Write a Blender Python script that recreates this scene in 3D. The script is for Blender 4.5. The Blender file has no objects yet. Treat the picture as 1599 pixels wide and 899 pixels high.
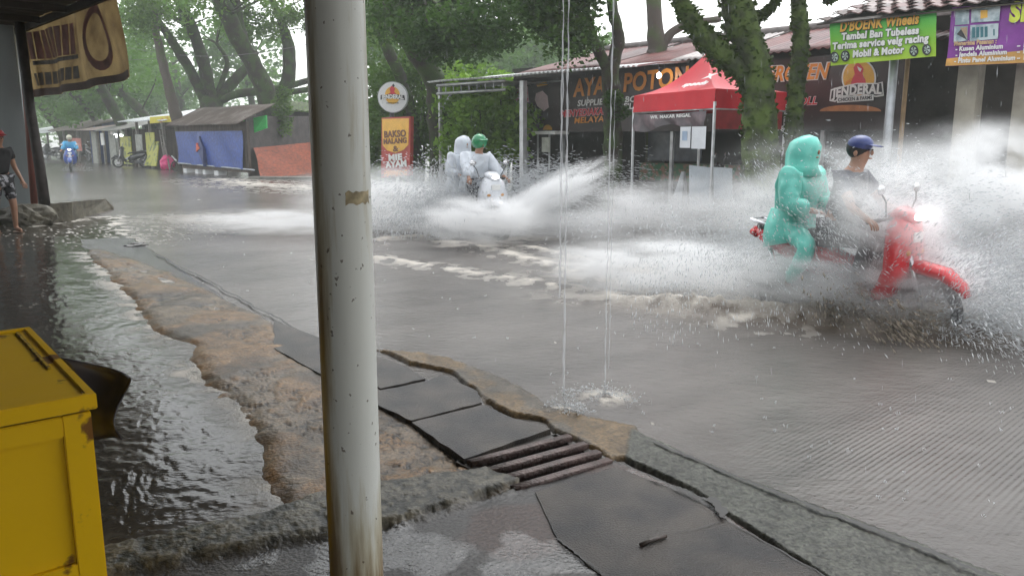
import bpy, bmesh, math, random
import numpy as np
from mathutils import Vector, Matrix, Euler, noise as mnoise
R = math.radians
random.seed(7); rng = np.random.default_rng(7)
sc = bpy.context.scene
col = sc.collection

# ------------------------------------------------------------------ camera
FPX, TH, CH = 1255.0, R(10.6), 1.55
cam_d = bpy.data.cameras.new('camera'); cam = bpy.data.objects.new('camera', cam_d); col.objects.link(cam)
cam.location = (0, 0, CH); cam.rotation_euler = (R(90) - TH, 0, 0)
cam_d.sensor_width = 36; cam_d.lens = 36 * FPX / 1599; cam_d.clip_start = .05; cam_d.clip_end = 2000
sc.camera = cam
# ------------------------------------------------------------------ world, sun, exposure
SUN_EL, SUN_ROT = R(62), R(20)
w = bpy.data.worlds.new('World'); sc.world = w; w.use_nodes = True
nt = w.node_tree; nt.nodes.clear()
sky = nt.nodes.new('ShaderNodeTexSky'); sky.sky_type = 'NISHITA'; sky.sun_disc = False
sky.sun_elevation = SUN_EL; sky.sun_rotation = SUN_ROT; sky.air_density = 1.5; sky.dust_density = 1.0; sky.ozone_density = 1.0
hs = nt.nodes.new('ShaderNodeHueSaturation'); hs.inputs['Saturation'].default_value = .12; hs.inputs['Value'].default_value = 1.0
bg = nt.nodes.new('ShaderNodeBackground'); bg.inputs['Strength'].default_value = .15
wo = nt.nodes.new('ShaderNodeOutputWorld')
nt.links.new(sky.outputs[0], hs.inputs['Color']); nt.links.new(hs.outputs[0], bg.inputs['Color']); nt.links.new(bg.outputs[0], wo.inputs['Surface'])
sd = bpy.data.lights.new('sun', 'SUN'); sd.energy = .6; sd.angle = R(40); sd.color = (1, .98, .95)
sun = bpy.data.objects.new('sun', sd); col.objects.link(sun); sun.rotation_euler = (R(90) - SUN_EL, 0, R(180) - SUN_ROT)
sc.view_settings.view_transform = 'Standard'; sc.view_settings.look = 'None'
sc.view_settings.exposure = 1.4; sc.view_settings.gamma = 1
sc.cycles.max_bounces = 6; sc.cycles.diffuse_bounces = 2; sc.cycles.glossy_bounces = 3
sc.cycles.transparent_max_bounces = 24; sc.cycles.volume_bounces = 4; sc.cycles.transmission_bounces = 3
sc.cycles.volume_step_rate = 1.5; sc.cycles.volume_max_steps = 96
sc.cycles.use_denoising = True
try: sc.cycles.denoiser = 'OPENIMAGEDENOISE'
except Exception: pass

# ------------------------------------------------------------------ pixel -> place helpers
CT, ST = math.cos(TH), math.sin(TH)
def ray(px, py):
    a = (px - 799.5) / FPX; u = (449.5 - py) / FPX
    return Vector((a, CT + u * ST, -ST + u * CT))
def P(px, py, z=0.0):
    d = ray(px, py); k = (z - CH) / d.z
    return Vector((d.x * k, d.y * k, z))
def D(px, py, Y):
    d = ray(px, py); k = Y / d.y
    return Vector((d.x * k, Y, CH + d.z * k))
AL = R(43)
dv = Vector((-math.sin(AL), math.cos(AL), 0))      # along the road, away from the camera
nv = Vector((math.cos(AL), math.sin(AL), 0))       # across the road
def ST_(s, t, z=0): return dv * s + nv * t + Vector((0, 0, z))
def F(px, py, T):
    d = ray(px, py); k = T / (nv.dot(d))
    return Vector((d.x * k, d.y * k, CH + d.z * k))

# ------------------------------------------------------------------ noise in numpy
def _hash(ix, iy, seed):
    h = (ix.astype(np.int64) * 374761393 + iy.astype(np.int64) * 668265263 + seed * 974634777) & 0x7fffffff
    h = (h ^ (h >> 13)) * 1274126177 & 0x7fffffff
    return ((h ^ (h >> 16)) & 0xffff) / 65535.0
def vnoise(x, y, seed=0):
    x0 = np.floor(x); y0 = np.floor(y); fx = x - x0; fy = y - y0
    fx = fx * fx * (3 - 2 * fx); fy = fy * fy * (3 - 2 * fy)
    a = _hash(x0, y0, seed); b = _hash(x0 + 1, y0, seed); c = _hash(x0, y0 + 1, seed); d = _hash(x0 + 1, y0 + 1, seed)
    return (a * (1 - fx) + b * fx) * (1 - fy) + (c * (1 - fx) + d * fx) * fy
def fbm(x, y, seed=0, o=4):
    s = 0; a = .5; t = 0
    for k in range(o):
        s = s + a * vnoise(x * 2 ** k, y * 2 ** k, seed + k * 17); t += a; a *= .5
    return s / t
def sstep(a, b, x):
    t = np.clip((x - a) / (b - a), 0, 1); return t * t * (3 - 2 * t)
def seg_dist(X, Y, pts):
    best = np.full(X.shape, 1e9)
    for (x0, y0), (x1, y1) in zip(pts[:-1], pts[1:]):
        dx, dy = x1 - x0, y1 - y0; L = dx * dx + dy * dy + 1e-12
        t = np.clip(((X - x0) * dx + (Y - y0) * dy) / L, 0, 1)
        best = np.minimum(best, np.hypot(X - x0 - t * dx, Y - y0 - t * dy))
    return best
def poly_sd(X, Y, pts):       # > 0 inside
    ins = np.zeros(X.shape, bool); n = len(pts)
    for i in range(n):
        (x0, y0), (x1, y1) = pts[i], pts[(i + 1) % n]
        c = ((y0 > Y) != (y1 > Y)) & (X < (x1 - x0) * (Y - y0) / (y1 - y0 + 1e-12) + x0)
        ins ^= c
    d = seg_dist(X, Y, pts + [pts[0]])
    return np.where(ins, d, -d)
def gp(lst, z=0): return [tuple(P(a, b, z)[:2]) for a, b in lst]

# ------------------------------------------------------------------ materials
MATS = {}
def mat(name, c, rough=.6, metal=0., var=.25, scale=6., bump=0., bscale=None, spec=.5, emit=None, estr=0, alpha=1., coat=0., streak=None, c2=None, mixlo=.45, mixhi=.6, detail=5, trans=0.):
    if name in MATS: return MATS[name]
    m = bpy.data.materials.new(name); m.use_nodes = True; t = m.node_tree; b = t.nodes['Principled BSDF']; L = t.links
    tc = t.nodes.new('ShaderNodeTexCoord'); mp = t.nodes.new('ShaderNodeMapping'); L.new(tc.outputs['Object'], mp.inputs['Vector'])
    if streak: mp.inputs['Scale'].default_value = streak
    n = t.nodes.new('ShaderNodeTexNoise'); n.inputs['Scale'].default_value = scale; n.inputs['Detail'].default_value = detail; L.new(mp.outputs[0], n.inputs['Vector'])
    r = t.nodes.new('ShaderNodeValToRGB'); L.new(n.outputs['Fac'], r.inputs['Fac'])
    e = r.color_ramp.elements
    if c2 is None:
        e[0].position = .3; e[1].position = .7
        e[0].color = (c[0] * (1 - var), c[1] * (1 - var), c[2] * (1 - var), 1); e[1].color = (min(1, c[0] * (1 + var)), min(1, c[1] * (1 + var)), min(1, c[2] * (1 + var)), 1)
    else:
        e[0].position = mixlo; e[1].position = mixhi; e[0].color = (*c, 1); e[1].color = (*c2, 1)
    L.new(r.outputs[0], b.inputs['Base Color'])
    b.inputs['Roughness'].default_value = rough; b.inputs['Metallic'].default_value = metal
    b.inputs['Specular IOR Level'].default_value = spec; b.inputs['Alpha'].default_value = alpha
    b.inputs['Coat Weight'].default_value = coat; b.inputs['Coat Roughness'].default_value = .1
    b.inputs['Transmission Weight'].default_value = trans
    if emit: b.inputs['Emission Color'].default_value = (*emit, 1); b.inputs['Emission Strength'].default_value = estr
    if bump:
        bn = t.nodes.new('ShaderNodeTexNoise'); bn.inputs['Scale'].default_value = bscale or scale * 4; bn.inputs['Detail'].default_value = 4; L.new(mp.outputs[0], bn.inputs['Vector'])
        bb = t.nodes.new('ShaderNodeBump'); bb.inputs['Strength'].default_value = bump; bb.inputs['Distance'].default_value = .02
        L.new(bn.outputs['Fac'], bb.inputs['Height']); L.new(bb.outputs[0], b.inputs['Normal'])
    MATS[name] = m; return m
def leafmat(name, c):
    if name in MATS: return MATS[name]
    m = bpy.data.materials.new(name); m.use_nodes = True; t = m.node_tree; b = t.nodes['Principled BSDF']; L = t.links
    at = t.nodes.new('ShaderNodeAttribute'); at.attribute_name = 'tone'
    r = t.nodes.new('ShaderNodeValToRGB'); e = r.color_ramp.elements
    e[0].color = (c[0] * .45, c[1] * .5, c[2] * .5, 1); e[1].color = (c[0] * 1.9, c[1] * 1.7, c[2] * 1.3, 1)
    L.new(at.outputs['Fac'], r.inputs['Fac']); L.new(r.outputs[0], b.inputs['Base Color'])
    b.inputs['Roughness'].default_value = .55; b.inputs['Specular IOR Level'].default_value = .3
    tr = t.nodes.new('ShaderNodeBsdfTranslucent'); L.new(r.outputs[0], tr.inputs['Color'])
    mx = t.nodes.new('ShaderNodeMixShader'); mx.inputs[0].default_value = .45
    L.new(b.outputs[0], mx.inputs[1]); L.new(tr.outputs[0], mx.inputs[2]); L.new(mx.outputs[0], t.nodes['Material Output'].inputs['Surface'])
    MATS[name] = m; return m

# ------------------------------------------------------------------ mesh builders
def mesh_np(name, V, Fq, material, parent=None, smooth=False):
    """V (n,3) array, Fq (m,k) int array of equal-size faces"""
    me = bpy.data.meshes.new(name); V = np.asarray(V, np.float32); Fq = np.asarray(Fq, np.int32)
    m, k = Fq.shape
    me.vertices.add(len(V)); me.vertices.foreach_set('co', V.ravel())
    me.loops.add(m * k); me.loops.foreach_set('vertex_index', Fq.ravel())
    me.polygons.add(m); me.polygons.foreach_set('loop_start', np.arange(0, m * k, k, dtype=np.int32)); me.polygons.foreach_set('loop_total', np.full(m, k, np.int32))
    if smooth: me.polygons.foreach_set('use_smooth', np.ones(m, bool))
    me.update(calc_edges=True)
    if material: me.materials.append(material)
    o = bpy.data.objects.new(name, me); col.objects.link(o)
    if parent: o.parent = parent
    return o
class MB:
    def __init__(s): s.bm = bmesh.new()
    def box(s, c, size, rot=None, bev=0.):
        bm2 = bmesh.new(); bmesh.ops.create_cube(bm2, size=1)
        for v in bm2.verts: v.co = Vector((v.co.x * size[0], v.co.y * size[1], v.co.z * size[2]))
        if bev: bmesh.ops.bevel(bm2, geom=bm2.edges[:], offset=bev, segments=2, affect='EDGES')
        M = Matrix.Translation(Vector(c)) @ (rot.to_matrix().to_4x4() if rot is not None else Matrix())
        s._add(bm2, M); return s
    def _add(s, bm2, M=Matrix()):
        mp = {v: s.bm.verts.new(M @ v.co) for v in bm2.verts}
        for f in bm2.faces:
            try:
                nf = s.bm.faces.new([mp[v] for v in f.verts]); nf.smooth = f.smooth
            except ValueError: pass
        bm2.free()
    def ell(s, c, r, rot=None, sub=3, smooth=True):
        bm2 = bmesh.new(); bmesh.ops.create_icosphere(bm2, subdivisions=sub, radius=1)
        for v in bm2.verts: v.co = Vector((v.co.x * r[0], v.co.y * r[1], v.co.z * r[2]))
        for f in bm2.faces: f.smooth = smooth
        s._add(bm2, Matrix.Translation(Vector(c)) @ (rot.to_matrix().to_4x4() if rot is not None else Matrix())); return s
    def loft(s, path, rad, n=12, cap=True, smooth=True, jit=0., up=Vector((0, 0, 1)), power=2.):
        """path of points, rad list of r or (rside, rup)"""
        path = [Vector(p) for p in path]; rings = []
        prev_side = None
        for i, p in enumerate(path):
            a = path[max(0, i - 1)]; b = path[min(len(path) - 1, i + 1)]; t = (b - a)
            t = t.normalized() if t.length > 1e-9 else Vector((0, 0, 1))
            if prev_side is None:
                side = t.cross(up)
                if side.length < .05: side = t.cross(Vector((0, 1, 0)))
            else: side = prev_side - t * prev_side.dot(t)
            side.normalize(); prev_side = side; u = side.cross(t).normalized()
            r = rad[i] if isinstance(rad[i], (tuple, list)) else (rad[i], rad[i])
            ring = []
            for k in range(n):
                an = 2 * math.pi * k / n; ca, sa = math.cos(an), math.sin(an)
                if power != 2: 
                    ca = math.copysign(abs(ca) ** (2 / power), ca); sa = math.copysign(abs(sa) ** (2 / power), sa)
                j = 1 + (random.random() - .5) * jit
                ring.append(s.bm.verts.new(p + side * ca * r[0] * j + u * sa * r[1] * j))
            rings.append(ring)
        for a, b in zip(rings[:-1], rings[1:]):
            for k in range(n):
                f = s.bm.faces.new((a[k], a[(k + 1) % n], b[(k + 1) % n], b[k])); f.smooth = smooth
        if cap:
            s.bm.faces.new(rings[0][::-1]); s.bm.faces.new(rings[-1])
        return s
    def tube(s, path, r, n=8): return s.loft(path, [r] * len(path), n)
    def cyl(s, a, b, r, n=20): return s.loft([a, b], [r, r], n)
    def torus(s, c, R_, r, axis='y', n=28, m=10):
        vs = []
        for i in range(n):
            a = 2 * math.pi * i / n; ring = []
            for j in range(m):
                b = 2 * math.pi * j / m; rr = R_ + r * math.cos(b); h = r * math.sin(b)
                ring.append(s.bm.verts.new(Vector(c) + Vector((rr * math.cos(a), h, rr * math.sin(a)))))
            vs.append(ring)
        for i in range(n):
            for j in range(m):
                f = s.bm.faces.new((vs[i][j], vs[i][(j + 1) % m], vs[(i + 1) % n][(j + 1) % m], vs[(i + 1) % n][j])); f.smooth = True
        return s
    def prism(s, pts, z0, z1):
        a = [s.bm.verts.new((p[0], p[1], z0)) for p in pts]; b = [s.bm.verts.new((p[0], p[1], z1)) for p in pts]; n = len(pts)
        s.bm.faces.new(a[::-1]); s.bm.faces.new(b)
        for i in range(n): s.bm.faces.new((a[i], a[(i + 1) % n], b[(i + 1) % n], b[i]))
        return s
    def quad(s, *p):
        s.bm.faces.new([s.bm.verts.new(Vector(q)) for q in p]); return s
    def slab(s, p, th):
        """p: 4+ coplanar points, extruded by vector th"""
        th = Vector(th); a = [s.bm.verts.new(Vector(q)) for q in p]; b = [s.bm.verts.new(Vector(q) + th) for q in p]; n = len(p)
        s.bm.faces.new(a[::-1]); s.bm.faces.new(b)
        for i in range(n): s.bm.faces.new((a[i], a[(i + 1) % n], b[(i + 1) % n], b[i]))
        return s
    def build(s, name, material, parent=None, loc=None, rz=None, fixn=True):
        if fixn: bmesh.ops.recalc_face_normals(s.bm, faces=s.bm.faces[:])
        me = bpy.data.meshes.new(name); s.bm.to_mesh(me); s.bm.free()
        if material: me.materials.append(material)
        o = bpy.data.objects.new(name, me); col.objects.link(o)
        if parent: o.parent = parent
        if loc is not None: o.location = loc
        if rz is not None: o.rotation_euler.z = rz
        return o
def tag(o, label=None, cat=None, group=None, kind=None):
    if label: o['label'] = label
    if cat: o['category'] = cat
    if group: o['group'] = group
    if kind: o['kind'] = kind
    return o
def empty(name, loc=(0, 0, 0), rz=0):
    o = bpy.data.objects.new(name, None); col.objects.link(o); o.location = loc; o.rotation_euler = (0, 0, rz); return o
def structure(o): o['kind'] = 'structure'; return o
def kids(o): return [x for x in col.objects if x.parent == o]
def copy_tree(o, parent=None):
    c = o.copy(); col.objects.link(c); c.parent = parent
    if parent is not None: c.matrix_parent_inverse = o.matrix_parent_inverse.copy()
    for ch in kids(o): copy_tree(ch, c)
    return c

# ------------------------------------------------------------------ lettering (built-in font, turned into meshes)
def text_np(body, bold=.03, shear=0., depth=.004):
    cu = bpy.data.curves.new('t', 'FONT'); cu.body = body; cu.offset = bold; cu.shear = shear; cu.extrude = depth; cu.resolution_u = 3
    cu.space_character = 1.0 + bold * 1.5; cu.align_x = 'LEFT'
    o = bpy.data.objects.new('t', cu); col.objects.link(o)
    dg = bpy.context.evaluated_depsgraph_get(); me = bpy.data.meshes.new_from_object(o.evaluated_get(dg))
    bpy.data.objects.remove(o); bpy.data.curves.remove(cu); return me
def fit_text(body, A, B, h, normal, material, parent, off=.012, bold=.03, shear=0., name='lettering', arch=0.):
    """lettering whose baseline runs from A to B with cap height h; sits off metres in front along normal"""
    me = text_np(body, bold, shear); me.name = name
    A = Vector(A); B = Vector(B); u = (B - A); W = u.length; u.normalize(); nn = Vector(normal).normalized(); v = nn.cross(u).normalized()
    xs = [q.co.x for q in me.vertices]; x0, x1 = min(xs), max(xs); cap = .72
    for q in me.vertices:
        f = (q.co.x - x0) / (x1 - x0)
        q.co = A + u * (f * W) + v * (q.co.y / cap * h + arch * 4 * f * (1 - f)) + nn * (off + q.co.z * .5)
    me.materials.clear(); me.materials.append(material)
    o = bpy.data.objects.new(name, me); col.objects.link(o); o.parent = parent
    if parent is not None and parent.type == 'EMPTY': o.matrix_parent_inverse = Matrix.LocRotScale(parent.location, parent.rotation_euler, None).inverted()
    return o
def plane_shape(pts, normal, off, material, parent, name, th=.003):
    """flat printed shape a little proud of its board"""
    nn = Vector(normal).normalized(); o = MB().slab([Vector(p) + nn * off for p in pts], nn * th).build(name, material, parent)
    if parent is not None and parent.type == 'EMPTY': o.matrix_parent_inverse = Matrix.LocRotScale(parent.location, parent.rotation_euler, None).inverted()
    return o

def wpar(o, root):
    """parent a world-space mesh under an Empty without moving it"""
    o.parent = root; o.matrix_parent_inverse = Matrix.LocRotScale(root.location, root.rotation_euler, None).inverted(); return o
# ================================================================== GROUND AND FLOOD WATER
def polar_grid(name, r0, r1, nr, a0, a1, na, fn, hole=None):
    rr = np.exp(np.linspace(math.log(r0), math.log(r1), nr)); aa = np.radians(np.linspace(a0, a1, na))
    RR, AA = np.meshgrid(rr, aa, indexing='ij'); X = RR * np.sin(AA); Y = RR * np.cos(AA)
    Z, attrs = fn(X, Y)
    V = np.stack([X, Y, Z], -1).reshape(-1, 3)
    i = np.arange(nr - 1)[:, None]; j = np.arange(na - 1)[None, :]
    q = np.stack([i * na + j, i * na + j + 1, (i + 1) * na + j + 1, (i + 1) * na + j], -1).reshape(-1, 4)
    if hole is not None:
        cx = V[q, 0].mean(1); cy = V[q, 1].mean(1); q = q[poly_sd(cx, cy, hole) < 0]
    o = mesh_np(name, V, q[:, ::-1], None, smooth=True); me = o.data
    for k, a in attrs.items():
        a = np.asarray(a, np.float32)
        if a.ndim == 3:
            at = me.attributes.new(k, 'FLOAT_COLOR', 'POINT'); c = np.ones((a.shape[0] * a.shape[1], 4), np.float32); c[:, :3] = a.reshape(-1, 3); at.data.foreach_set('color', c.ravel())
        else:
            at = me.attributes.new(k, 'FLOAT', 'POINT'); at.data.foreach_set('value', a.ravel())
    return o
def lerp(a, b, m): return a * (1 - m[..., None]) + np.asarray(b) * m[..., None] if a.ndim == 3 else a * (1 - m) + b * m

HOLE_PX = [(728, 720), (866, 682), (948, 722), (824, 766)]
HOLE = gp(HOLE_PX, .02)
GUT = gp([(120, 365), (215, 372), (300, 425), (480, 535), (640, 572), (760, 625), (760, 735), (600, 660), (500, 590), (400, 520), (240, 430), (120, 385)])
OCH = gp([(140, 394), (240, 432), (330, 478), (500, 580), (640, 660), (720, 718), (790, 752), (640, 790), (450, 800), (425, 770), (428, 700), (405, 650), (335, 600), (305, 540), (245, 515), (215, 470), (180, 435)])
LIP = gp([(590, 548), (700, 562), (800, 598), (870, 640), (1000, 668), (1018, 690), (985, 724), (950, 724), (866, 680), (840, 662), (790, 648), (752, 625), (700, 585), (640, 572)])
KERB = gp([(985, 676), (1130, 742), (1290, 800), (1545, 900), (1700, 960), (1800, 1100), (1500, 1050), (1130, 808), (1085, 775), (975, 724)])
FLOOR = gp([(-300, 1150), (145, 890), (600, 835), (820, 768), (960, 725), (1085, 775), (1130, 808), (1500, 1050), (1800, 1100), (1900, 3000), (-2500, 3000)])
RUB = gp([(-60, 925), (145, 872), (300, 835), (440, 803), (520, 778), (760, 740), (835, 765), (720, 805), (600, 838), (300, 890), (145, 925), (-60, 990)])
def ground_fn(X, Y):
    n1 = fbm(X * 2.2, Y * 2.2, 3, 5) - .5; n2 = fbm(X * 9, Y * 9, 5, 4) - .5; n3 = fbm(X * 38, Y * 38, 8, 3) - .5
    Z = np.full(X.shape, -.10) + n1 * .02; C = np.ones(X.shape + (3,)) * np.array([.10, .085, .065]); W = np.full(X.shape, .25)
    rag = n1 * .22 + n2 * .10
    m = sstep(-.04, .06, poly_sd(X, Y, GUT) + rag * .5); Z = lerp(Z, .004 + n1 * .012, m)
    g = np.ones(X.shape + (3,)) * np.array([.060, .058, .062]) * (1 + n2 * .5 + n1 * .4)[..., None]; C = C * (1 - m[..., None]) + g * m[..., None]; W = lerp(W, .16, m)
    sd = poly_sd(X, Y, OCH) + rag * .32 + .06; m = sstep(-.26, .14, sd)
    patch = sstep(.50, .58, fbm(X * 3.1 + 7, Y * 3.1, 21, 4))
    rough = sstep(.0, .16, fbm(X * 1.6, Y * 1.6 + 3, 33, 3) - .44)
    crk = np.abs(fbm(X * 5, Y * 5, 41, 4) - .5); crack = (1 - sstep(.004, .024, crk)) * rough
    crk2 = np.abs(fbm(X * 11, Y * 11, 47, 3) - .5); crack = np.maximum(crack, (1 - sstep(.004, .034, crk2)) * sstep(.5, .95, rough))
    zz = .026 + n1 * .03 + n2 * .012 * (1 + rough) + n3 * .003 - crack * .006 - patch * rough * .008
    Z = lerp(Z, zz, m); m = sstep(-.22, -.10, sd); o_ = np.array([.165, .094, .038]); pale = np.array([.135, .105, .072])
    cc = o_ * (1 - patch[..., None] * .8) + pale * patch[..., None] * .8
    dk = sstep(.52, .66, fbm(X * 1.9 + 11, Y * 1.9 + 4, 55, 5))[..., None]; cc = cc * (1 - dk * .55); cc = cc * (1 + n2 * 1.1 + n3 * .9)[..., None]; cc = cc * (1 - crack[..., None] * .93) 
    C = C * (1 - m[..., None]) + cc * m[..., None]; W = lerp(W, .32, m)
    sd = poly_sd(X, Y, LIP) + n1 * .10 + n2 * .05; m = sstep(-.02, .03, sd); Z = lerp(Z, .030 + n1 * .015 + n2 * .01 + n3 * .004, m)
    pt = sstep(.45, .6, fbm(X * 4 + 2, Y * 4, 77, 3))[..., None]
    cc = (np.array([.085, .072, .055]) * (1 - pt) + np.array([.125, .085, .042]) * pt) * (1 + n2 * 1.2 + n3 * .9)[..., None]; C = C * (1 - m[..., None]) + cc * m[..., None]; W = lerp(W, .35, m)
    m = sstep(-.01, .02, poly_sd(X, Y, FLOOR)); zf = .034 + n1 * .010 + n2 * .004 + n3 * .001; Z = lerp(Z, zf, m)
    cc = np.array([.058, .055, .053]) * (1 + n2 * .8 + n1 * .9)[..., None]; pud = sstep(.46, .54, fbm(X * 3.3, Y * 3.3, 91, 4))
    red = sstep(.54, .66, fbm(X * 2.0 + 5, Y * 2.0, 97, 3))[..., None] * .5; cc = cc * (1 - red) + np.array([.085, .045, .034]) * red
    C = C * (1 - m[..., None]) + cc * m[..., None]; W = lerp(W, .30 - .27 * pud, m)
    Z = Z + m * pud * (n2 * .006 + np.sin((X * 30 + n1 * 20)) * .0008)
    m = sstep(-.012, .012, poly_sd(X, Y, KERB) + n2 * .02); Z = lerp(Z, .034 + n1 * .012 + n3 * .007 + n2 * .006, m)
    peb = sstep(.66, .72, vnoise(X * 75, Y * 75, 12))[..., None]
    cc = np.array([.070, .073, .060]) * (1 + n2 * .9 + n3 * .8)[..., None] * (1 - peb * .6); C = C * (1 - m[..., None]) + cc * m[..., None]; W = lerp(W, .4, m)
    sd = poly_sd(X, Y, RUB) + n2 * .05; m = sstep(-.03, .05, sd); pit = fbm(X * 34, Y * 34, 61, 3)
    Z = lerp(Z, .066 + n1 * .02 + n2 * .010 + (pit - .5) * .011, m)
    pp = sstep(.35, .6, pit)[..., None]; cc = (np.array([.022, .022, .016]) * (1 - pp) + np.array([.10, .092, .070]) * pp) * (1 + n2 * .8)[..., None]
    C = C * (1 - m[..., None]) + cc * m[..., None]; W = lerp(W, .35, m)
    return Z, {'Col': np.clip(C, .005, 1), 'wet': W}
og = polar_grid('ground', .35, 14, 760, -50, 42, 900, ground_fn, HOLE); structure(og)
m = bpy.data.materials.new('wet_concrete'); m.use_nodes = True; t = m.node_tree; b = t.nodes['Principled BSDF']; L = t.links
a1 = t.nodes.new('ShaderNodeAttribute'); a1.attribute_name = 'Col'; a2 = t.nodes.new('ShaderNodeAttribute'); a2.attribute_name = 'wet'
tc = t.nodes.new('ShaderNodeTexCoord'); n = t.nodes.new('ShaderNodeTexNoise'); n.inputs['Scale'].default_value = 60; n.inputs['Detail'].default_value = 6; L.new(tc.outputs['Object'], n.inputs['Vector'])
mr = t.nodes.new('ShaderNodeMapRange'); mr.inputs['From Min'].default_value = .3; mr.inputs['From Max'].default_value = .7; mr.inputs['To Min'].default_value = .45; mr.inputs['To Max'].default_value = 1.5; L.new(n.outputs['Fac'], mr.inputs['Value'])
vm = t.nodes.new('ShaderNodeVectorMath'); vm.operation = 'SCALE'; L.new(a1.outputs['Color'], vm.inputs[0]); L.new(mr.outputs[0], vm.inputs['Scale']); L.new(vm.outputs[0], b.inputs['Base Color'])
L.new(a2.outputs['Fac'], b.inputs['Roughness']); spn = t.nodes.new('ShaderNodeMapRange'); spn.inputs['From Min'].default_value = .04; spn.inputs['From Max'].default_value = .26; spn.inputs['To Min'].default_value = .6; spn.inputs['To Max'].default_value = .22; L.new(a2.outputs['Fac'], spn.inputs['Value']); L.new(spn.outputs[0], b.inputs['Specular IOR Level']); bu = t.nodes.new('ShaderNodeBump'); bu.inputs['Strength'].default_value = .8; bu.inputs['Distance'].default_value = .006; L.new(n.outputs['Fac'], bu.inputs['Height']); L.new(bu.outputs[0], b.inputs['Normal'])
og.data.materials.append(m); WETC = m

# foam lines and wakes (pixel traces laid on the water, then world coordinates)
SHORE = gp([(60, 352), (150, 340), (188, 338), (178, 352), (205, 372), (205, 388), (165, 396), (185, 425), (205, 462), (240, 500), (275, 530), (300, 560), (318, 600), (380, 635), (420, 672), (425, 740), (440, 790)])
WAKES = [(gp([(590, 402), (680, 418), (800, 435), (900, 452), (1000, 470), (1100, 492), (1220, 512)]), .10),
         (gp([(700, 378), (780, 392), (860, 415), (930, 430), (1000, 440), (1100, 452), (1250, 470)]), .13),
         (gp([(830, 385), (900, 400), (960, 420), (1060, 430)]), .07),
         (gp([(345, 280), (400, 288), (455, 291), (490, 296)]), .6),
         (gp([(520, 400), (600, 372), (700, 365), (780, 372)]), .10)]
RIBZ = gp([(1040, 700), (1130, 650), (1599, 520), (2400, 700), (2400, 1400), (1600, 950)])
def shd(name, X, Y): pass
LEFTW = gp([(-900, 260), (60, 340), (188, 338), (200, 372), (170, 396), (240, 500), (320, 600), (425, 680), (445, 800), (145, 900), (-600, 1200)])
bankA, bankB = P(1150, 492), P(1600, 534)
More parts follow.
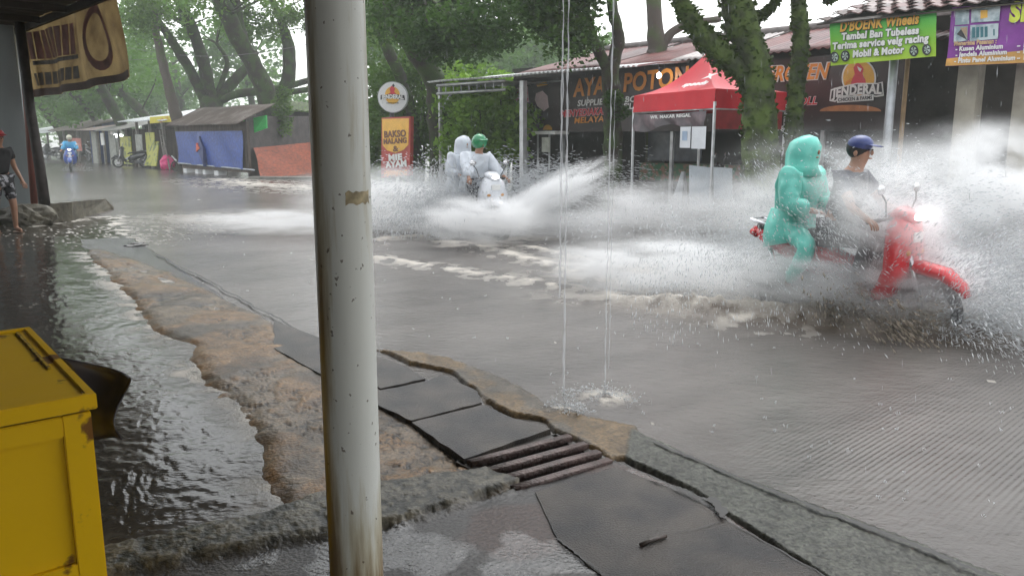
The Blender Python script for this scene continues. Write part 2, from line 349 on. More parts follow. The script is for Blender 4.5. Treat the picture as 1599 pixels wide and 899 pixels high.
def water_fn(X, Y):
    n1 = fbm(X * .5, Y * .5, 203, 3) - .5; n2 = fbm(X * 3.2, Y * 3.2, 205, 4) - .5; n3 = fbm(X * 14, Y * 14, 208, 3) - .5
    dist = np.hypot(X, Y); near = 1 - sstep(25, 60, dist)
    left = sstep(-.15, .25, poly_sd(X, Y, LEFTW) + n2 * .3)
    Z = (n2 * .010 + n3 * .002) * near
    # swirling current on the flooded forecourt
    sw = np.sin((X * 1.0 + Y * .6 + n1 * 6 + n2 * 5) * 6.5) * .5 + np.sin((X * .3 - Y * 1.3 + n2 * 8) * 9) * .5
    sm = fbm(X * 3.0, Y * 3.0, 215, 2) - .5; Z = Z * (1 - left * .7) + left * (sw * .0022 + sm * .0065)
    C = np.ones(X.shape + (3,)) * np.array([.118, .108, .100]) * (1 + n1 * .7 + n2 * .25 + (fbm(X * .9 + Y * .5, Y * 3 - X * 2, 219, 4) - .5) * .6)[..., None]
    C = C * (1 - left[..., None]) + np.array([.040, .036, .030]) * left[..., None]
    foam = np.zeros(X.shape)
    fr = fbm(X * 7, Y * 7, 301, 4); fr2 = fbm(X * 22, Y * 22, 305, 3)
    rdist = np.abs(fr - .5)
    d = seg_dist(X, Y, SHORE) + (fbm(X * 2.5, Y * 2.5, 311, 3) - .5) * .4
    wid = .06 + .016 * dist
    foam = np.maximum(foam, (1 - sstep(0, 1, np.abs(d) / wid)) * sstep(.40, .62, fr) * .9)
    # broken lacy foam in the rushing corner by the block
    cz = np.exp(-((X - P(130, 365)[0]) ** 2 / 3.2 + (Y - P(130, 365)[1]) ** 2 / 3.5))
    foam = np.maximum(foam, cz * (1 - sstep(.0, .05, rdist)) * sstep(.35, .6, fr2) * 1.0)
    foam = np.maximum(foam, left * (1 - sstep(.0, .02, np.abs(fbm(X * 2.4, Y * 2.4, 331, 4) - .5))) * sstep(2.5, 6, dist) * .35 * sstep(.35, .6, fr2))
    q1 = fbm(X * 2.2, Y * 2.2, 3, 5) - .5; q2 = fbm(X * 9, Y * 9, 5, 4) - .5; sdo = poly_sd(X, Y, OCH) + (q1 * .22 + q2 * .10) * .32 + .06
    foam = np.maximum(foam, (1 - sstep(.0, .10 + .02 * dist, np.abs(sdo - .03))) * sstep(.42, .68, fr) * (.25 + .6 * sstep(4.5, 8, dist)))
    for pts, wd in WAKES:
        d = seg_dist(X, Y, pts) + n2 * wd * 1.6
        g = (1 - sstep(.2, 1, np.abs(d) / (wd * 1.7))); foam = np.maximum(foam, g * sstep(.38, .62, fr + n1 * .3) * .9)
        foam = np.maximum(foam, (1 - sstep(0, 1, np.abs(d) / (wd * 5))) * sstep(.48, .68, fr) * .6)
        Z = Z + (1 - sstep(0, 1, np.abs(d) / (wd * 2.2))) * min(wd, .13) * .25
    # bow wave heaped up beside the red scooter
    ax, ay = bankA[0], bankA[1]; bx, by = bankB[0], bankB[1]; Lx, Ly = bx - ax, by - ay; LL = math.hypot(Lx, Ly)
    u = ((X - ax) * Lx + (Y - ay) * Ly) / LL; v = (-(X - ax) * Ly + (Y - ay) * Lx) / LL
    prof = sstep(-2.2, .2, u) * (1 - sstep(LL - .6, LL + .3, u)); v2 = v + n2 * .18
    hgt = prof * np.exp(-(v2 / .20) ** 2) * (.14 + .12 * sstep(.3, 1.6, u)); Z = Z + hgt * (1 + n3 * .8)
    crest = prof * np.exp(-((v2 - .16) / .26) ** 2); foam = np.maximum(foam, np.clip(crest * 1.5, 0, 1) * sstep(.25, .5, fr + crest * .12) * .95)
    back = prof * sstep(.05, .4, v2) * (1 - sstep(.6, 2.2, v2)); foam = np.maximum(foam, back * sstep(.3, .6, fr) * .95)
    for c_, r__ in ((P(878, 642), .11), (P(944, 622), .20), (P(905, 655), .07)):
        dd = np.hypot(X - c_[0], Y - c_[1]) + (fr2 - .5) * .12; foam = np.maximum(foam, (1 - sstep(r__ * .3, r__, dd)) * sstep(.3, .6, fr2)); Z = Z + np.exp(-(dd / (r__ * .7)) ** 2) * (.012 + .02 * fr2)
    # churned trail behind both scooters
    for c, rx, ry, a in ((P(1120, 462), 1.3, .45, .95), (P(1000, 415), 1.2, .6, .6), (P(1060, 425), 1.3, .7, .75), (P(620, 340), 2.2, 1.6, .7), (P(440, 340), 2.6, 1.0, .55), (P(960, 340), 1.6, 1.2, .6), (P(760, 372), .9, .5, .7)):
        g = np.exp(-(((X - c[0]) / rx) ** 2 + ((Y - c[1]) / ry) ** 2)); foam = np.maximum(foam, g * a * sstep(.25, .6, fr))
    muddy = (np.exp(-((v + .12) / .26) ** 2) * prof)[..., None]; C = C * (1 - muddy * .8) + np.array([.060, .036, .016]) * muddy * .8
    # rain specks of foam
    foam = np.maximum(foam, (vnoise(X * 9, Y * 9, 401) > .985) * (vnoise(X * 30, Y * 30, 402) > .55) * .6 * (1 - left))
    rib = sstep(-.1, 1.2, poly_sd(X, Y, RIBZ)) 
    # the drain drawing water from the road
    return Z, {'Col': np.clip(C, .004, 1), 'foam': np.clip(foam, 0, 1), 'rib': rib, 'left': left}
ow = polar_grid('flood_water', 1.0, 260, 860, -52, 52, 900, water_fn, HOLE); structure(ow)
m = bpy.data.materials.new('muddy_flood_water'); m.use_nodes = True; t = m.node_tree; b = t.nodes['Principled BSDF']; L = t.links
def att(nm):
    a = t.nodes.new('ShaderNodeAttribute'); a.attribute_name = nm; return a
def mth(op, a, bb=None, clamp=False):
    n_ = t.nodes.new('ShaderNodeMath'); n_.operation = op; n_.use_clamp = clamp
    for i, v in enumerate((a, bb)):
        if v is None: continue
        if isinstance(v, (int, float)): n_.inputs[i].default_value = v
        else: L.new(v, n_.inputs[i])
    return n_.outputs[0]
tc = t.nodes.new('ShaderNodeTexCoord')
def noise(scale, detail=4, sx=1, sy=1, rz=0):
    mp = t.nodes.new('ShaderNodeMapping'); mp.inputs['Scale'].default_value = (sx, sy, 1); mp.inputs['Rotation'].default_value[2] = rz; L.new(tc.outputs['Object'], mp.inputs[0])
    n_ = t.nodes.new('ShaderNodeTexNoise'); n_.inputs['Scale'].default_value = scale; n_.inputs['Detail'].default_value = detail; L.new(mp.outputs[0], n_.inputs['Vector']); return n_.outputs['Fac']
foam, ribA, leftA = att('foam').outputs['Fac'], att('rib').outputs['Fac'], att('left').outputs['Fac']
fine = noise(55, 5)
ff = mth('MULTIPLY', foam, mth('ADD', .55, mth('MULTIPLY', fine, .9)), True)
mx = t.nodes.new('ShaderNodeMix'); mx.data_type = 'RGBA'; L.new(ff, mx.inputs['Factor']); L.new(att('Col').outputs['Color'], mx.inputs['A']); mx.inputs['B'].default_value = (.62, .58, .52, 1)
L.new(mx.outputs['Result'], b.inputs['Base Color'])
L.new(mth('ADD', .09, mth('ADD', mth('MULTIPLY', ff, .5), mth('MULTIPLY', mth('SUBTRACT', 1.0, leftA), .13))), b.inputs['Roughness'])
b.inputs['IOR'].default_value = 1.33
# ribs of the brushed concrete road under a film of water, running across the road
mp = t.nodes.new('ShaderNodeMapping'); mp.inputs['Rotation'].default_value[2] = -(R(90) + AL) ; L.new(tc.outputs['Object'], mp.inputs[0])
wv = t.nodes.new('ShaderNodeTexWave'); wv.wave_type = 'BANDS'; wv.bands_direction = 'X'; wv.inputs['Scale'].default_value = 11; wv.inputs['Distortion'].default_value = .5; wv.inputs['Detail'].default_value = 2; wv.inputs['Detail Scale'].default_value = 3; L.new(mp.outputs[0], wv.inputs['Vector'])
vo = t.nodes.new('ShaderNodeTexVoronoi'); vo.inputs['Scale'].default_value = 5.5; L.new(tc.outputs['Object'], vo.inputs['Vector'])
rad = vo.outputs['Distance']; ring = mth('MULTIPLY', mth('SINE', mth('MULTIPLY', rad, 55)), mth('MAXIMUM', mth('SUBTRACT', 1.0, mth('MULTIPLY', rad, 3.5)), 0))
sep = t.nodes.new('ShaderNodeSeparateColor'); L.new(vo.outputs['Color'], sep.inputs[0]); ring = mth('MULTIPLY', ring, mth('GREATER_THAN', sep.outputs[0], .6))
rip = noise(9, 5, 1, 1.8, AL); rip2 = noise(34, 4, 1, 1.6, AL); rip3 = noise(110, 3)
h = mth('ADD', mth('MULTIPLY', rip, .8), mth('MULTIPLY', rip2, .36)); h = mth('ADD', h, mth('MULTIPLY', mth('MULTIPLY', rip3, .12), mth('SUBTRACT', 1.0, mth('MULTIPLY', leftA, .8)))); h = mth('ADD', h, mth('MULTIPLY', ring, .07))
h = mth('MULTIPLY', h, mth('SUBTRACT', 1.0, mth('MULTIPLY', ribA, .55))); h = mth('ADD', h, mth('MULTIPLY', mth('MULTIPLY', wv.outputs['Fac'], ribA), .28)); h = mth('ADD', h, mth('MULTIPLY', mth('MULTIPLY', ff, fine), 2.0))
bu = t.nodes.new('ShaderNodeBump'); bu.inputs['Strength'].default_value = .8; bu.inputs['Distance'].default_value = .014; h = mth('MULTIPLY', h, mth('SUBTRACT', 1.0, mth('MULTIPLY', leftA, .72))); L.new(h, bu.inputs['Height']); L.new(bu.outputs[0], b.inputs['Normal'])
ow.data.materials.append(m)
# the land beneath and around, out to the horizon
structure(MB().box((0, 150, -1.0), (700, 700, .4)).build('land', mat('land_earth', (.09, .075, .055), .8, scale=.3)))

# cracks: jagged open joints, their dark depth painted as thin flat strips
CRACK = mat('crack_dark', (.012, .011, .010), .5, var=.3)
def crack_strip(name, px, wd, z=.042, jit=.02, n=10):
    pts = []; g = [P(a, b_, z) for a, b_ in px]
    for a, b_ in zip(g[:-1], g[1:]):
        for k in range(n): pts.append(a.lerp(b_, k / n))
    pts.append(g[-1]); V = []; 
    for i, p in enumerate(pts):
        tdir = (pts[min(i + 1, len(pts) - 1)] - pts[max(i - 1, 0)]).normalized(); s = Vector((-tdir.y, tdir.x, 0)); j = (random.random() - .5) * jit
        ww = wd * (.35 + 1.1 * random.random()) * (1 if 0 < i < len(pts) - 1 else .2)
        V += [p + s * (j + ww / 2), p + s * (j - ww / 2)]
    q = [(2 * i, 2 * i + 1, 2 * i + 3, 2 * i + 2) for i in range(len(pts) - 1)]
    return structure(mesh_np(name, [tuple(v) for v in V], q, CRACK))
crack_strip('road_joint', [(1012, 684), (1130, 735), (1290, 798), (1420, 845), (1560, 905), (1660, 950)], .022, .046, .012, 14)
crack_strip('road_joint', [(970, 722), (1085, 773), (1112, 783), (1130, 808)], .016, .058, .01)
crack_strip('road_joint', [(1108, 775), (1125, 790), (1132, 806)], .035, .056, .01, 6)
crack_strip('road_joint', [(240, 395), (330, 440), (420, 490), (500, 535)], .02, .024, .06, 10)
crack_strip('road_joint', [(1130, 808), (1290, 899), (1400, 960)], .004, .046, .01)
crack_strip('road_joint', [(868, 838), (905, 866), (945, 896), (975, 925)], .007, .047, .012, 8)
crack_strip('road_joint', [(1128, 812), (1085, 826), (1050, 832)], .003, .046, .006, 6)
# ---- drain: slabs, grate, pit
SLAB = mat('wet_slab', (.018, .017, .018), .28, scale=4.2, detail=14, c2=(.074, .062, .052), mixlo=.36, mixhi=.70, bump=.38, bscale=120, spec=.24)
def jag(px, z, amp=.012, n=7):
    g = [P(a, b_, z) for a, b_ in px]; out = []
    for i, a in enumerate(g):
        b_ = g[(i + 1) % len(g)]; t_ = (b_ - a).normalized(); s = Vector((-t_.y, t_.x, 0))
        for k in range(n): out.append(a.lerp(b_, k / n) + s * (random.random() - .5) * amp * (0 if k == 0 else 1))
    return [(p.x, p.y) for p in out]
slabs = [([(428, 500), (500, 528), (522, 536), (522, 592), (500, 583), (428, 543)], 'dark drain cover slab with water over it behind the round post', .030),
         ([(524, 537), (592, 557), (636, 573), (664, 591), (594, 606), (524, 566)], 'dark drain slab just right of the post, farthest of the dry ones', .046),
         ([(524, 569), (594, 609), (668, 594), (690, 584), (746, 611), (752, 628), (642, 656), (594, 634), (524, 596)], 'middle dark drain cover slab with broken corner under the ragged lip', .046),
         ([(643, 659), (754, 631), (800, 652), (860, 669), (725, 716)], 'dark drain cover slab touching the iron grate', .046)]
for px, lab, z in slabs:
    o = MB().prism(jag(px, z), z - .09, z).build('drain_slab', SLAB); tag(o, lab, 'drain slab', 'concrete slabs covering the roadside drain')
o = MB().prism(jag([(836, 768), (962, 728), (1082, 775), (1128, 808), (1290, 899), (1500, 1040), (1100, 1100), (990, 950), (938, 896), (872, 842)], .041, .010), -.05, .041).build('drain_slab', SLAB)
tag(o, 'large smooth dark slab with a stick on it on the near side of the iron grate', 'drain slab', 'concrete slabs covering the roadside drain')
hp = [P(a, b_, .02) for a, b_ in HOLE_PX]
pit = MB()
for i in range(4):
    a, b_ = hp[i], hp[(i + 1) % 4]; e = (b_ - a).normalized(); out = Vector((e.y, -e.x, 0)) 
    cen = sum(hp, Vector()) / 4
    if out.dot((a + b_) / 2 - cen) < 0: out = -out
    pit.slab([a - e * .03, b_ + e * .03, b_ + e * .03 + Vector((0, 0, -.5)), a - e * .03 + Vector((0, 0, -.5))], out * .04)
pit.slab([p + Vector((0, 0, -.38)) for p in hp], (0, 0, -.05))
structure(pit.build('drain_pit', mat('pit_dark', (.03, .026, .022), .5)))
gr = empty('drain_grate', hp[0]); tag(gr, 'rusty iron drain grate of four thick bars between the slabs', 'drain grate')
RUST = mat('rusty_iron', (.075, .048, .042), .32, .3, var=.45, scale=14, bump=.6, bscale=60)
ends = [((742, 722), (880, 686)), ((766, 736), (905, 698)), ((788, 749), (925, 711)), ((810, 763), (942, 724))]
for a, b_ in ends:
    A = P(*a, .03); B = P(*b_, .03); e = (B - A).normalized(); up = Vector((0, 0, 1)); s = Vector((-e.y, e.x, 0))
    wpar(MB().loft([A - e * .03, A.lerp(B, .3), A.lerp(B, .7) + s * .003, B + e * .04], [(.024, .018)] * 4, 16, power=7, jit=.05).build('bar', RUST), gr)
# stick on the slab
o = MB().loft([P(1000, 850, .049), P(1020, 842, .051), P(1040, 836, .050)], [.008, .009, .007], 9, jit=.2).build('stick', mat('wet_wood_dark', (.05, .035, .028), .4, bump=.4)); tag(o, 'short dark wet stick lying on the slab in front of the grate', 'stick')
# loose lumps of broken concrete by the grate
BR = mat('broken_concrete', (.26, .215, .16), .5, var=.35, scale=12, bump=.6)
for i, (px_, py_, r_, lab) in enumerate([(212, 383, .16, 'dark flat lump in the water at the foam edge')]):
    bm2 = bmesh.new(); bmesh.ops.create_icosphere(bm2, subdivisions=4, radius=1)
    for v in bm2.verts:
        k = 1 + (float(fbm(np.array([v.co.x * 1.6 + i * 9]), np.array([v.co.y * 1.6 + v.co.z * 2]), 5, 4)[0]) - .5) * 1.1
        v.co = Vector((v.co.x * r_ * 1.2 * k, v.co.y * r_ * k, v.co.z * .035 * k))
    mb = MB(); mb._add(bm2); o = mb.build('concrete_lump', mat('dark_lump', (.06, .055, .05), .3), loc=P(px_, py_, 0)); tag(o, lab, 'rubble')

# ================================================================== LEFT: POST, YELLOW BOX, SHELTERS
# round white pipe post in front
RUSTP = mat('rust_plate', (.12, .06, .03), .6)
PIPE = mat('dirty_white_pipe', (.20, .13, .07), .35, c2=(.60, .60, .55), scale=1.6, streak=(6, 6, .55), mixlo=.34, mixhi=.56, bump=.1, detail=8)
def pipemat():
    m = bpy.data.materials.new('stained_white_pipe'); m.use_nodes = True; t = m.node_tree; b = t.nodes['Principled BSDF']; L = t.links
    tc = t.nodes.new('ShaderNodeTexCoord'); mp = t.nodes.new('ShaderNodeMapping'); mp.inputs['Scale'].default_value = (14, 14, 1.1); L.new(tc.outputs['Object'], mp.inputs[0])
    n = t.nodes.new('ShaderNodeTexNoise'); n.inputs['Scale'].default_value = 1.4; n.inputs['Detail'].default_value = 9; n.inputs['Roughness'].default_value = .65; L.new(mp.outputs[0], n.inputs['Vector'])
    sp = t.nodes.new('ShaderNodeSeparateXYZ'); L.new(tc.outputs['Object'], sp.inputs[0])
    def M(op, a, c=None, cl=False):
        q = t.nodes.new('ShaderNodeMath'); q.operation = op; q.use_clamp = cl
        for i, v in enumerate((a, c)):
            if v is None: continue
            if isinstance(v, (int, float)): q.inputs[i].default_value = v
            else: L.new(v, q.inputs[i])
        return q.outputs[0]
    # rust grows toward the foot and down the road-averted side
    low = M('MULTIPLY', M('SUBTRACT', 1.02, sp.outputs['Z']), .95); side = M('MULTIPLY', M('ADD', sp.outputs['X'], .016), -7)
    f = M('ADD', M('ADD', n.outputs['Fac'], M('MAXIMUM', low, 0)), M('MAXIMUM', side, -.05))
    r = t.nodes.new('ShaderNodeValToRGB'); e = r.color_ramp.elements; e[0].position = .50; e[0].color = (.80, .81, .77, 1); e[1].position = .95; e[1].color = (.10, .05, .02, 1)
    q = e.new(.62); q.color = (.58, .54, .42, 1); q = e.new(.76); q.color = (.27, .19, .10, 1); L.new(f, r.inputs['Fac'])
    n2 = t.nodes.new('ShaderNodeTexNoise'); n2.inputs['Scale'].default_value = 75; n2.inputs['Detail'].default_value = 4; L.new(tc.outputs['Object'], n2.inputs['Vector'])
    mx = t.nodes.new('ShaderNodeMix'); mx.data_type = 'RGBA'; L.new(M('MULTIPLY', M('GREATER_THAN', n2.outputs['Fac'], .69), .75), mx.inputs['Factor']); L.new(r.outputs[0], mx.inputs['A']); mx.inputs['B'].default_value = (.09, .055, .03, 1)
    L.new(mx.outputs['Result'], b.inputs['Base Color']); b.inputs['Roughness'].default_value = .33
    bu = t.nodes.new('ShaderNodeBump'); bu.inputs['Strength'].default_value = .15; bu.inputs['Distance'].default_value = .004; L.new(n.outputs['Fac'], bu.inputs['Height']); L.new(bu.outputs[0], b.inputs['Normal'])
    return m
pb = D(556, 899, 1.42); ptop = D(524, 0, 1.42); px_ = (pb.x + ptop.x) / 2
root = empty('round_post', (px_, 1.42, 0)); tag(root, 'white round steel post streaked with rust standing in the foreground', 'post')
mb = MB(); mb.loft([(0, 0, 0), (0, 0, 1.0), (0, 0, 2.0), (0, 0, 3.1)], [.0505] * 4, 48, cap=False); mb.build('shaft', pipemat(), root)
MB().loft([(0, 0, 0), (0, 0, .02)], [.09, .09], 24).build('base_plate', RUSTP, root)
sv = []
for zz in (1.438, 1.444, 1.452, 1.460):
    for k in range(9): a_ = R(-72 + k * 7 + random.uniform(-1, 1)); sv.append((.0512 * math.cos(a_), .0512 * math.sin(a_), zz + random.uniform(-.003, .003)))
mesh_np('tape_scar', sv, [(j * 9 + i, j * 9 + i + 1, (j + 1) * 9 + i + 1, (j + 1) * 9 + i) for j in range(3) for i in range(8)], mat('pipe_scar', (.42, .34, .20), .5, scale=60, var=.5), root)

# yellow steel box
YEL = mat('yellow_paint', (.82, .49, .001), .5, scale=4.5, detail=12, c2=(.20, .085, .015), mixlo=.635, mixhi=.66, bump=.12, bscale=9, spec=.25)
YRU = mat('rusty_edge', (.16, .07, .015), .6, scale=30, c2=(.56, .36, .008), mixlo=.38, mixhi=.52)
HB = .83
A = P(139, 612, HB); Bk = P(40, 510, HB); e_s = (Bk - A); LS = e_s.length; e_s.normalize(); e_t = Vector((e_s.y, -e_s.x, 0)); 
if e_t.x > 0: e_t = -e_t
box = empty('yellow_box', A - Vector((0, 0, HB))); tag(box, 'yellow painted steel box with a hinged lid beside the flooded forecourt', 'box')
ang = math.atan2(e_s.y, e_s.x); rotz = Euler((0, 0, ang))
def bx_(name, s0, s1, t0, t1, z0, z1, m, par=box, bev=.003):
    c = A + e_s * ((s0 + s1) / 2) + e_t * ((t0 + t1) / 2); c.z = (z0 + z1) / 2
    return wpar(MB().box(c, (abs(s1 - s0), abs(t1 - t0), z1 - z0), rotz, bev).build(name, m), par)
WB = 1.15
bx_('cabinet', .018, LS - .018, .018, WB, .05, HB - .055, YEL)
lid = bx_('lid', -.012, LS + .005, -.014, WB, HB - .048, HB - .010, YEL, bev=.006)
mbl = MB()
for (s0, s1, t0, t1) in ((-.014, .012, -.016, WB), (LS - .02, LS + .008, -.016, WB), (.012, LS - .02, -.016, .01)):
    c = A + e_s * ((s0 + s1) / 2) + e_t * ((t0 + t1) / 2); c.z = HB - .026; mbl.box(c, (s1 - s0, t1 - t0, .046), rotz, .003)
o = mbl.build('lid_rim', YEL); o.parent = lid; o.matrix_parent_inverse = lid.matrix_world.inverted() if False else Matrix()
wpar(o, box)
bx_('hinge', LS * .35, LS * .95, .030, .044, HB - .012, HB - .004, YRU)
bx_('gap_seal', .004, LS - .004, .004, WB, HB - .056, HB - .047, mat('rust_line', (.10, .045, .012), .6))
fr_ = MB()
def frame_bar(s0, s1, t0, t1, z0, z1):
    c = A + e_s * ((s0 + s1) / 2) + e_t * ((t0 + t1) / 2); c.z = (z0 + z1) / 2; fr_.box(c, (s1 - s0, t1 - t0, z1 - z0), rotz, .003)
frame_bar(0, .03, 0, .075, 0, HB - .058); frame_bar(0, .03, .075, WB, HB - .12, HB - .058); frame_bar(0, .03, .075, WB, .26, .32)
frame_bar(.03, .10, 0, .018, 0, HB - .058); frame_bar(LS - .06, LS, 0, .018, 0, HB - .058); frame_bar(.1, LS - .06, 0, .018, HB - .12, HB - .058)
wpar(fr_.build('frame', YEL), box)
# black rubber sheet sticking out behind the box
pts = []; us = np.linspace(0, 1, 18); vs = np.linspace(0, 1, 14)
C0, C1 = D(88, 556, 3.15), D(202, 592, 3.05); C3, C2 = D(135, 696, 3.0), D(176, 690, 2.98)
V = []
for v_ in vs:
    for u_ in us:
        p = C0.lerp(C1, u_).lerp(C3.lerp(C2, u_), v_); p = p + Vector((.02 * math.sin(v_ * 5 + u_ * 3), .10 * math.sin(u_ * 3.0) * (1 - v_ * .5) + .04 * math.sin(v_ * 7), -.03 * math.sin(u_ * 3.14) * (1 - v_))); V.append(tuple(p))
q = [(j * 18 + i, j * 18 + i + 1, (j + 1) * 18 + i + 1, (j + 1) * 18 + i) for j in range(13) for i in range(17)]
o = mesh_np('rubber_sheet', V, q, mat('black_rubber', (.022, .018, .022), .4, var=.3), smooth=True); so = o.modifiers.new('s', 'SOLIDIFY'); so.thickness = .006
tag(o, 'curled black rubber sheet poking out behind the yellow box', 'rubber sheet')

# own awning overhead (roof of the shop the photo is taken from) and its wall behind, both lengthened out of view to darken reflections
TIN_D = mat('old_tin_dark', (.10, .085, .075), .6, .3, var=.4, scale=3)
def corrugated(name, o0, u, v, U, Vv, m, parent=None, amp=.018, pitch=.08, th=.004, sag=0., n=None):
    """sheet from o0 along u (length U, across the waves) and v (length Vv, along them)"""
    u = Vector(u).normalized(); v = Vector(v).normalized(); nn = u.cross(v).normalized()
    if nn.z < 0: nn = -nn
    nu = n or min(420, max(8, int(U / pitch * 6))); nvv = 7; V = []
    for j in range(nvv):
        for i in range(nu):
            a = U * i / (nu - 1); c = Vv * j / (nvv - 1); h = amp * math.sin(2 * math.pi * a / pitch) + sag * math.sin(math.pi * j / (nvv - 1)) + amp * .5 * math.sin(a * 1.7 + j)
            V.append(tuple(Vector(o0) + u * a + v * c + nn * h))
    q = [(j * nu + i, j * nu + i + 1, (j + 1) * nu + i + 1, (j + 1) * nu + i) for j in range(nvv - 1) for i in range(nu - 1)]
    o = mesh_np(name, V, q, m, smooth=True); s_ = o.modifiers.new('s', 'SOLIDIFY'); s_.thickness = th
    if parent: wpar(o, parent)
    return o
aw = empty('shop_awning', ST_(0, -2, 0)); tag(aw, 'dark tin awning over the place where the photo is taken', 'awning')
corrugated('roof', ST_(-5, 3.25, 2.95), dv, -nv + Vector((0, 0, .08)), 12.2, 5.5, TIN_D, aw)
corrugated('roof', ST_(7.1, 1.6, 3.0), dv, -nv + Vector((0, 0, .05)), 2.3, 3.8, TIN_D, aw)  # extra sheet out of view, added so the water mirrors something dark
wpar(MB().slab([ST_(-5, -2, 0), ST_(13, -2, 0), ST_(13, -2, 3.3), ST_(-5, -2, 3.3)], -nv * .15).build('wall', mat('dark_plaster', (.10, .10, .095), .8)), aw)

# shelter further along on the left: wall, roof, posts, hanging banner, block
CON = mat('mossy_concrete', (.11, .10, .075), .6, var=.5, scale=4, bump=.7, bscale=14)
sh = empty('roadside_shelter', P(40, 345)); tag(sh, 'grey walled shelter with dark tin roof at the left edge', 'shelter')
WL = mat('grey_plaster', (.30, .335, .34), .7, var=.16, scale=2, streak=(1, 1, .3), bump=.15)
# wall facing the camera
wr = D(57, 345, 15.6); wl = D(-150, 345, 15.3)
wpar(MB().slab([(wl.x, wl.y, 0), (wr.x, wr.y, 0), (wr.x - .05, wr.y, 3.7), (wl.x, wl.y, 3.7)], (-.1, .25, 0)).build('wall', WL), sh)
wpar(MB().slab([ST_(13, -.6, 0), ST_(17.5, -.6, 0), ST_(17.5, -.6, 3.9), ST_(13, -.6, 3.9)], -nv * .2).build('side_wall', mat('dark_wall_in', (.06, .058, .055), .8)), sh)
corrugated('roof', ST_(7.5, 3.95, 3.62), dv, -nv + Vector((0, 0, .05)), 10.4, 6.5, TIN_D, sh)  # near end lengthened out of view to darken the water's reflection
bm_ = MB()
for s_ in (11.2, 12.8, 14.4, 16.0): bm_.box(ST_(s_, 1.5, 3.52), (.07, 5, .10), Euler((0, 0, -(R(90) - AL) + 0)) if False else Euler((0, 0, AL - R(90))))
bm_.box(ST_(12.7, 3.9, 3.5), (10.2, .06, .12), Euler((0, 0, R(90) + AL))); wpar(bm_.build('rafters', mat('dark_timber', (.05, .04, .032), .7)), sh)
wpar(MB().tube([D(32, 40, 15.2), D(45, 200, 15.2), D(56, 348, 15.2)], .062, 14).build('downpipe', mat('red_brown_pipe', (.22, .075, .055), .45, var=.35, streak=(1, 1, .3))), sh)
wpar(MB().loft([D(30, 35, 14.9), D(47, 170, 14.9), D(62, 260, 14.9), D(74, 352, 14.9)], [.085, .085, .09, .10], 14, jit=.05).build('post', mat('dark_trunk_post', (.035, .028, .026), .6, var=.6, scale=6, bump=.5)), sh)
# rough footing lumps
def lump(name, c, r, m, parent=None, seed=1, k=.5, sub=4):
    bm2 = bmesh.new(); bmesh.ops.create_icosphere(bm2, subdivisions=sub, radius=1)
    co = np.array([v.co[:] for v in bm2.verts]); nz = fbm(co[:, 0] * 1.7 + seed * 7, co[:, 1] * 1.7 + co[:, 2] * 2.3, seed, 4) - .5
    for v, z in zip(bm2.verts, nz): f = 1 + z * 2 * k; v.co = Vector((v.co.x * r[0] * f, v.co.y * r[1] * f, v.co.z * r[2] * f))
    mb = MB(); mb._add(bm2); mb_o = mb.build(name, m, loc=c)
    if parent: wpar(mb_o, parent) if False else None
    if parent: mb_o.parent = parent; mb_o.location = Vector(c) - parent.location
    return mb_o
lump('footing', P(40, 346, .05), (.55, .35, .30), CON, sh, 4, .45)
# block (broken parapet) running out from the post
g = [P(78, 349), P(150, 330), D(150, 326, P(150, 330).y), D(136, 313, P(140, 332).y + .1), D(78, 318, P(78, 349).y)]
wpar_dir = Vector((.35, 1.0, 0)) * .45
o = MB().slab([Vector((g[0].x, g[0].y, -.1)), Vector((g[1].x, g[1].y, -.1)), g[2], g[3], g[4]], wpar_dir).build('parapet_block', CON)
bmx = bmesh.new(); bmx.from_mesh(o.data); bmesh.ops.triangulate(bmx, faces=bmx.faces[:]); bmesh.ops.subdivide_edges(bmx, edges=bmx.edges[:], cuts=5, use_grid_fill=True)
for v in bmx.verts: v.co += Vector(((random.random() - .5), (random.random() - .5), (random.random() - .5))) * .012
bmx.to_mesh(o.data); bmx.free(); tag(o, 'low mossy broken concrete block in the water at the foot of the dark post', 'concrete block')
# hanging banner at the shelter's front edge
bn = empty('cloth_banner', F(45, 150, 3.98)); tag(bn, 'faded yellow cloth banner with red blocks hanging from the left shelter', 'banner')
q0, q1, q2, q3 = F(45, 152, 3.98), F(206, 120, 3.98), F(186, -8, 3.98), F(25, 25, 3.98)
V = []; nu, nv_ = 50, 26
def bpt(u_, v_):
    p = q0.lerp(q1, u_).lerp(q3.lerp(q2, u_), v_); return p + nv * (.05 * math.sin(u_ * 23 + v_ * 2) * (1 - .3 * v_) + .035 * math.sin(u_ * 9 - v_ * 4)) + Vector((0, 0, -.05 * math.sin(math.pi * u_) * (1 - v_)))
for j in range(nv_):
    for i in range(nu): V.append(tuple(bpt(i / (nu - 1), j / (nv_ - 1))))
q = [(j * nu + i, j * nu + i + 1, (j + 1) * nu + i + 1, (j + 1) * nu + i) for j in range(nv_ - 1) for i in range(nu - 1)]
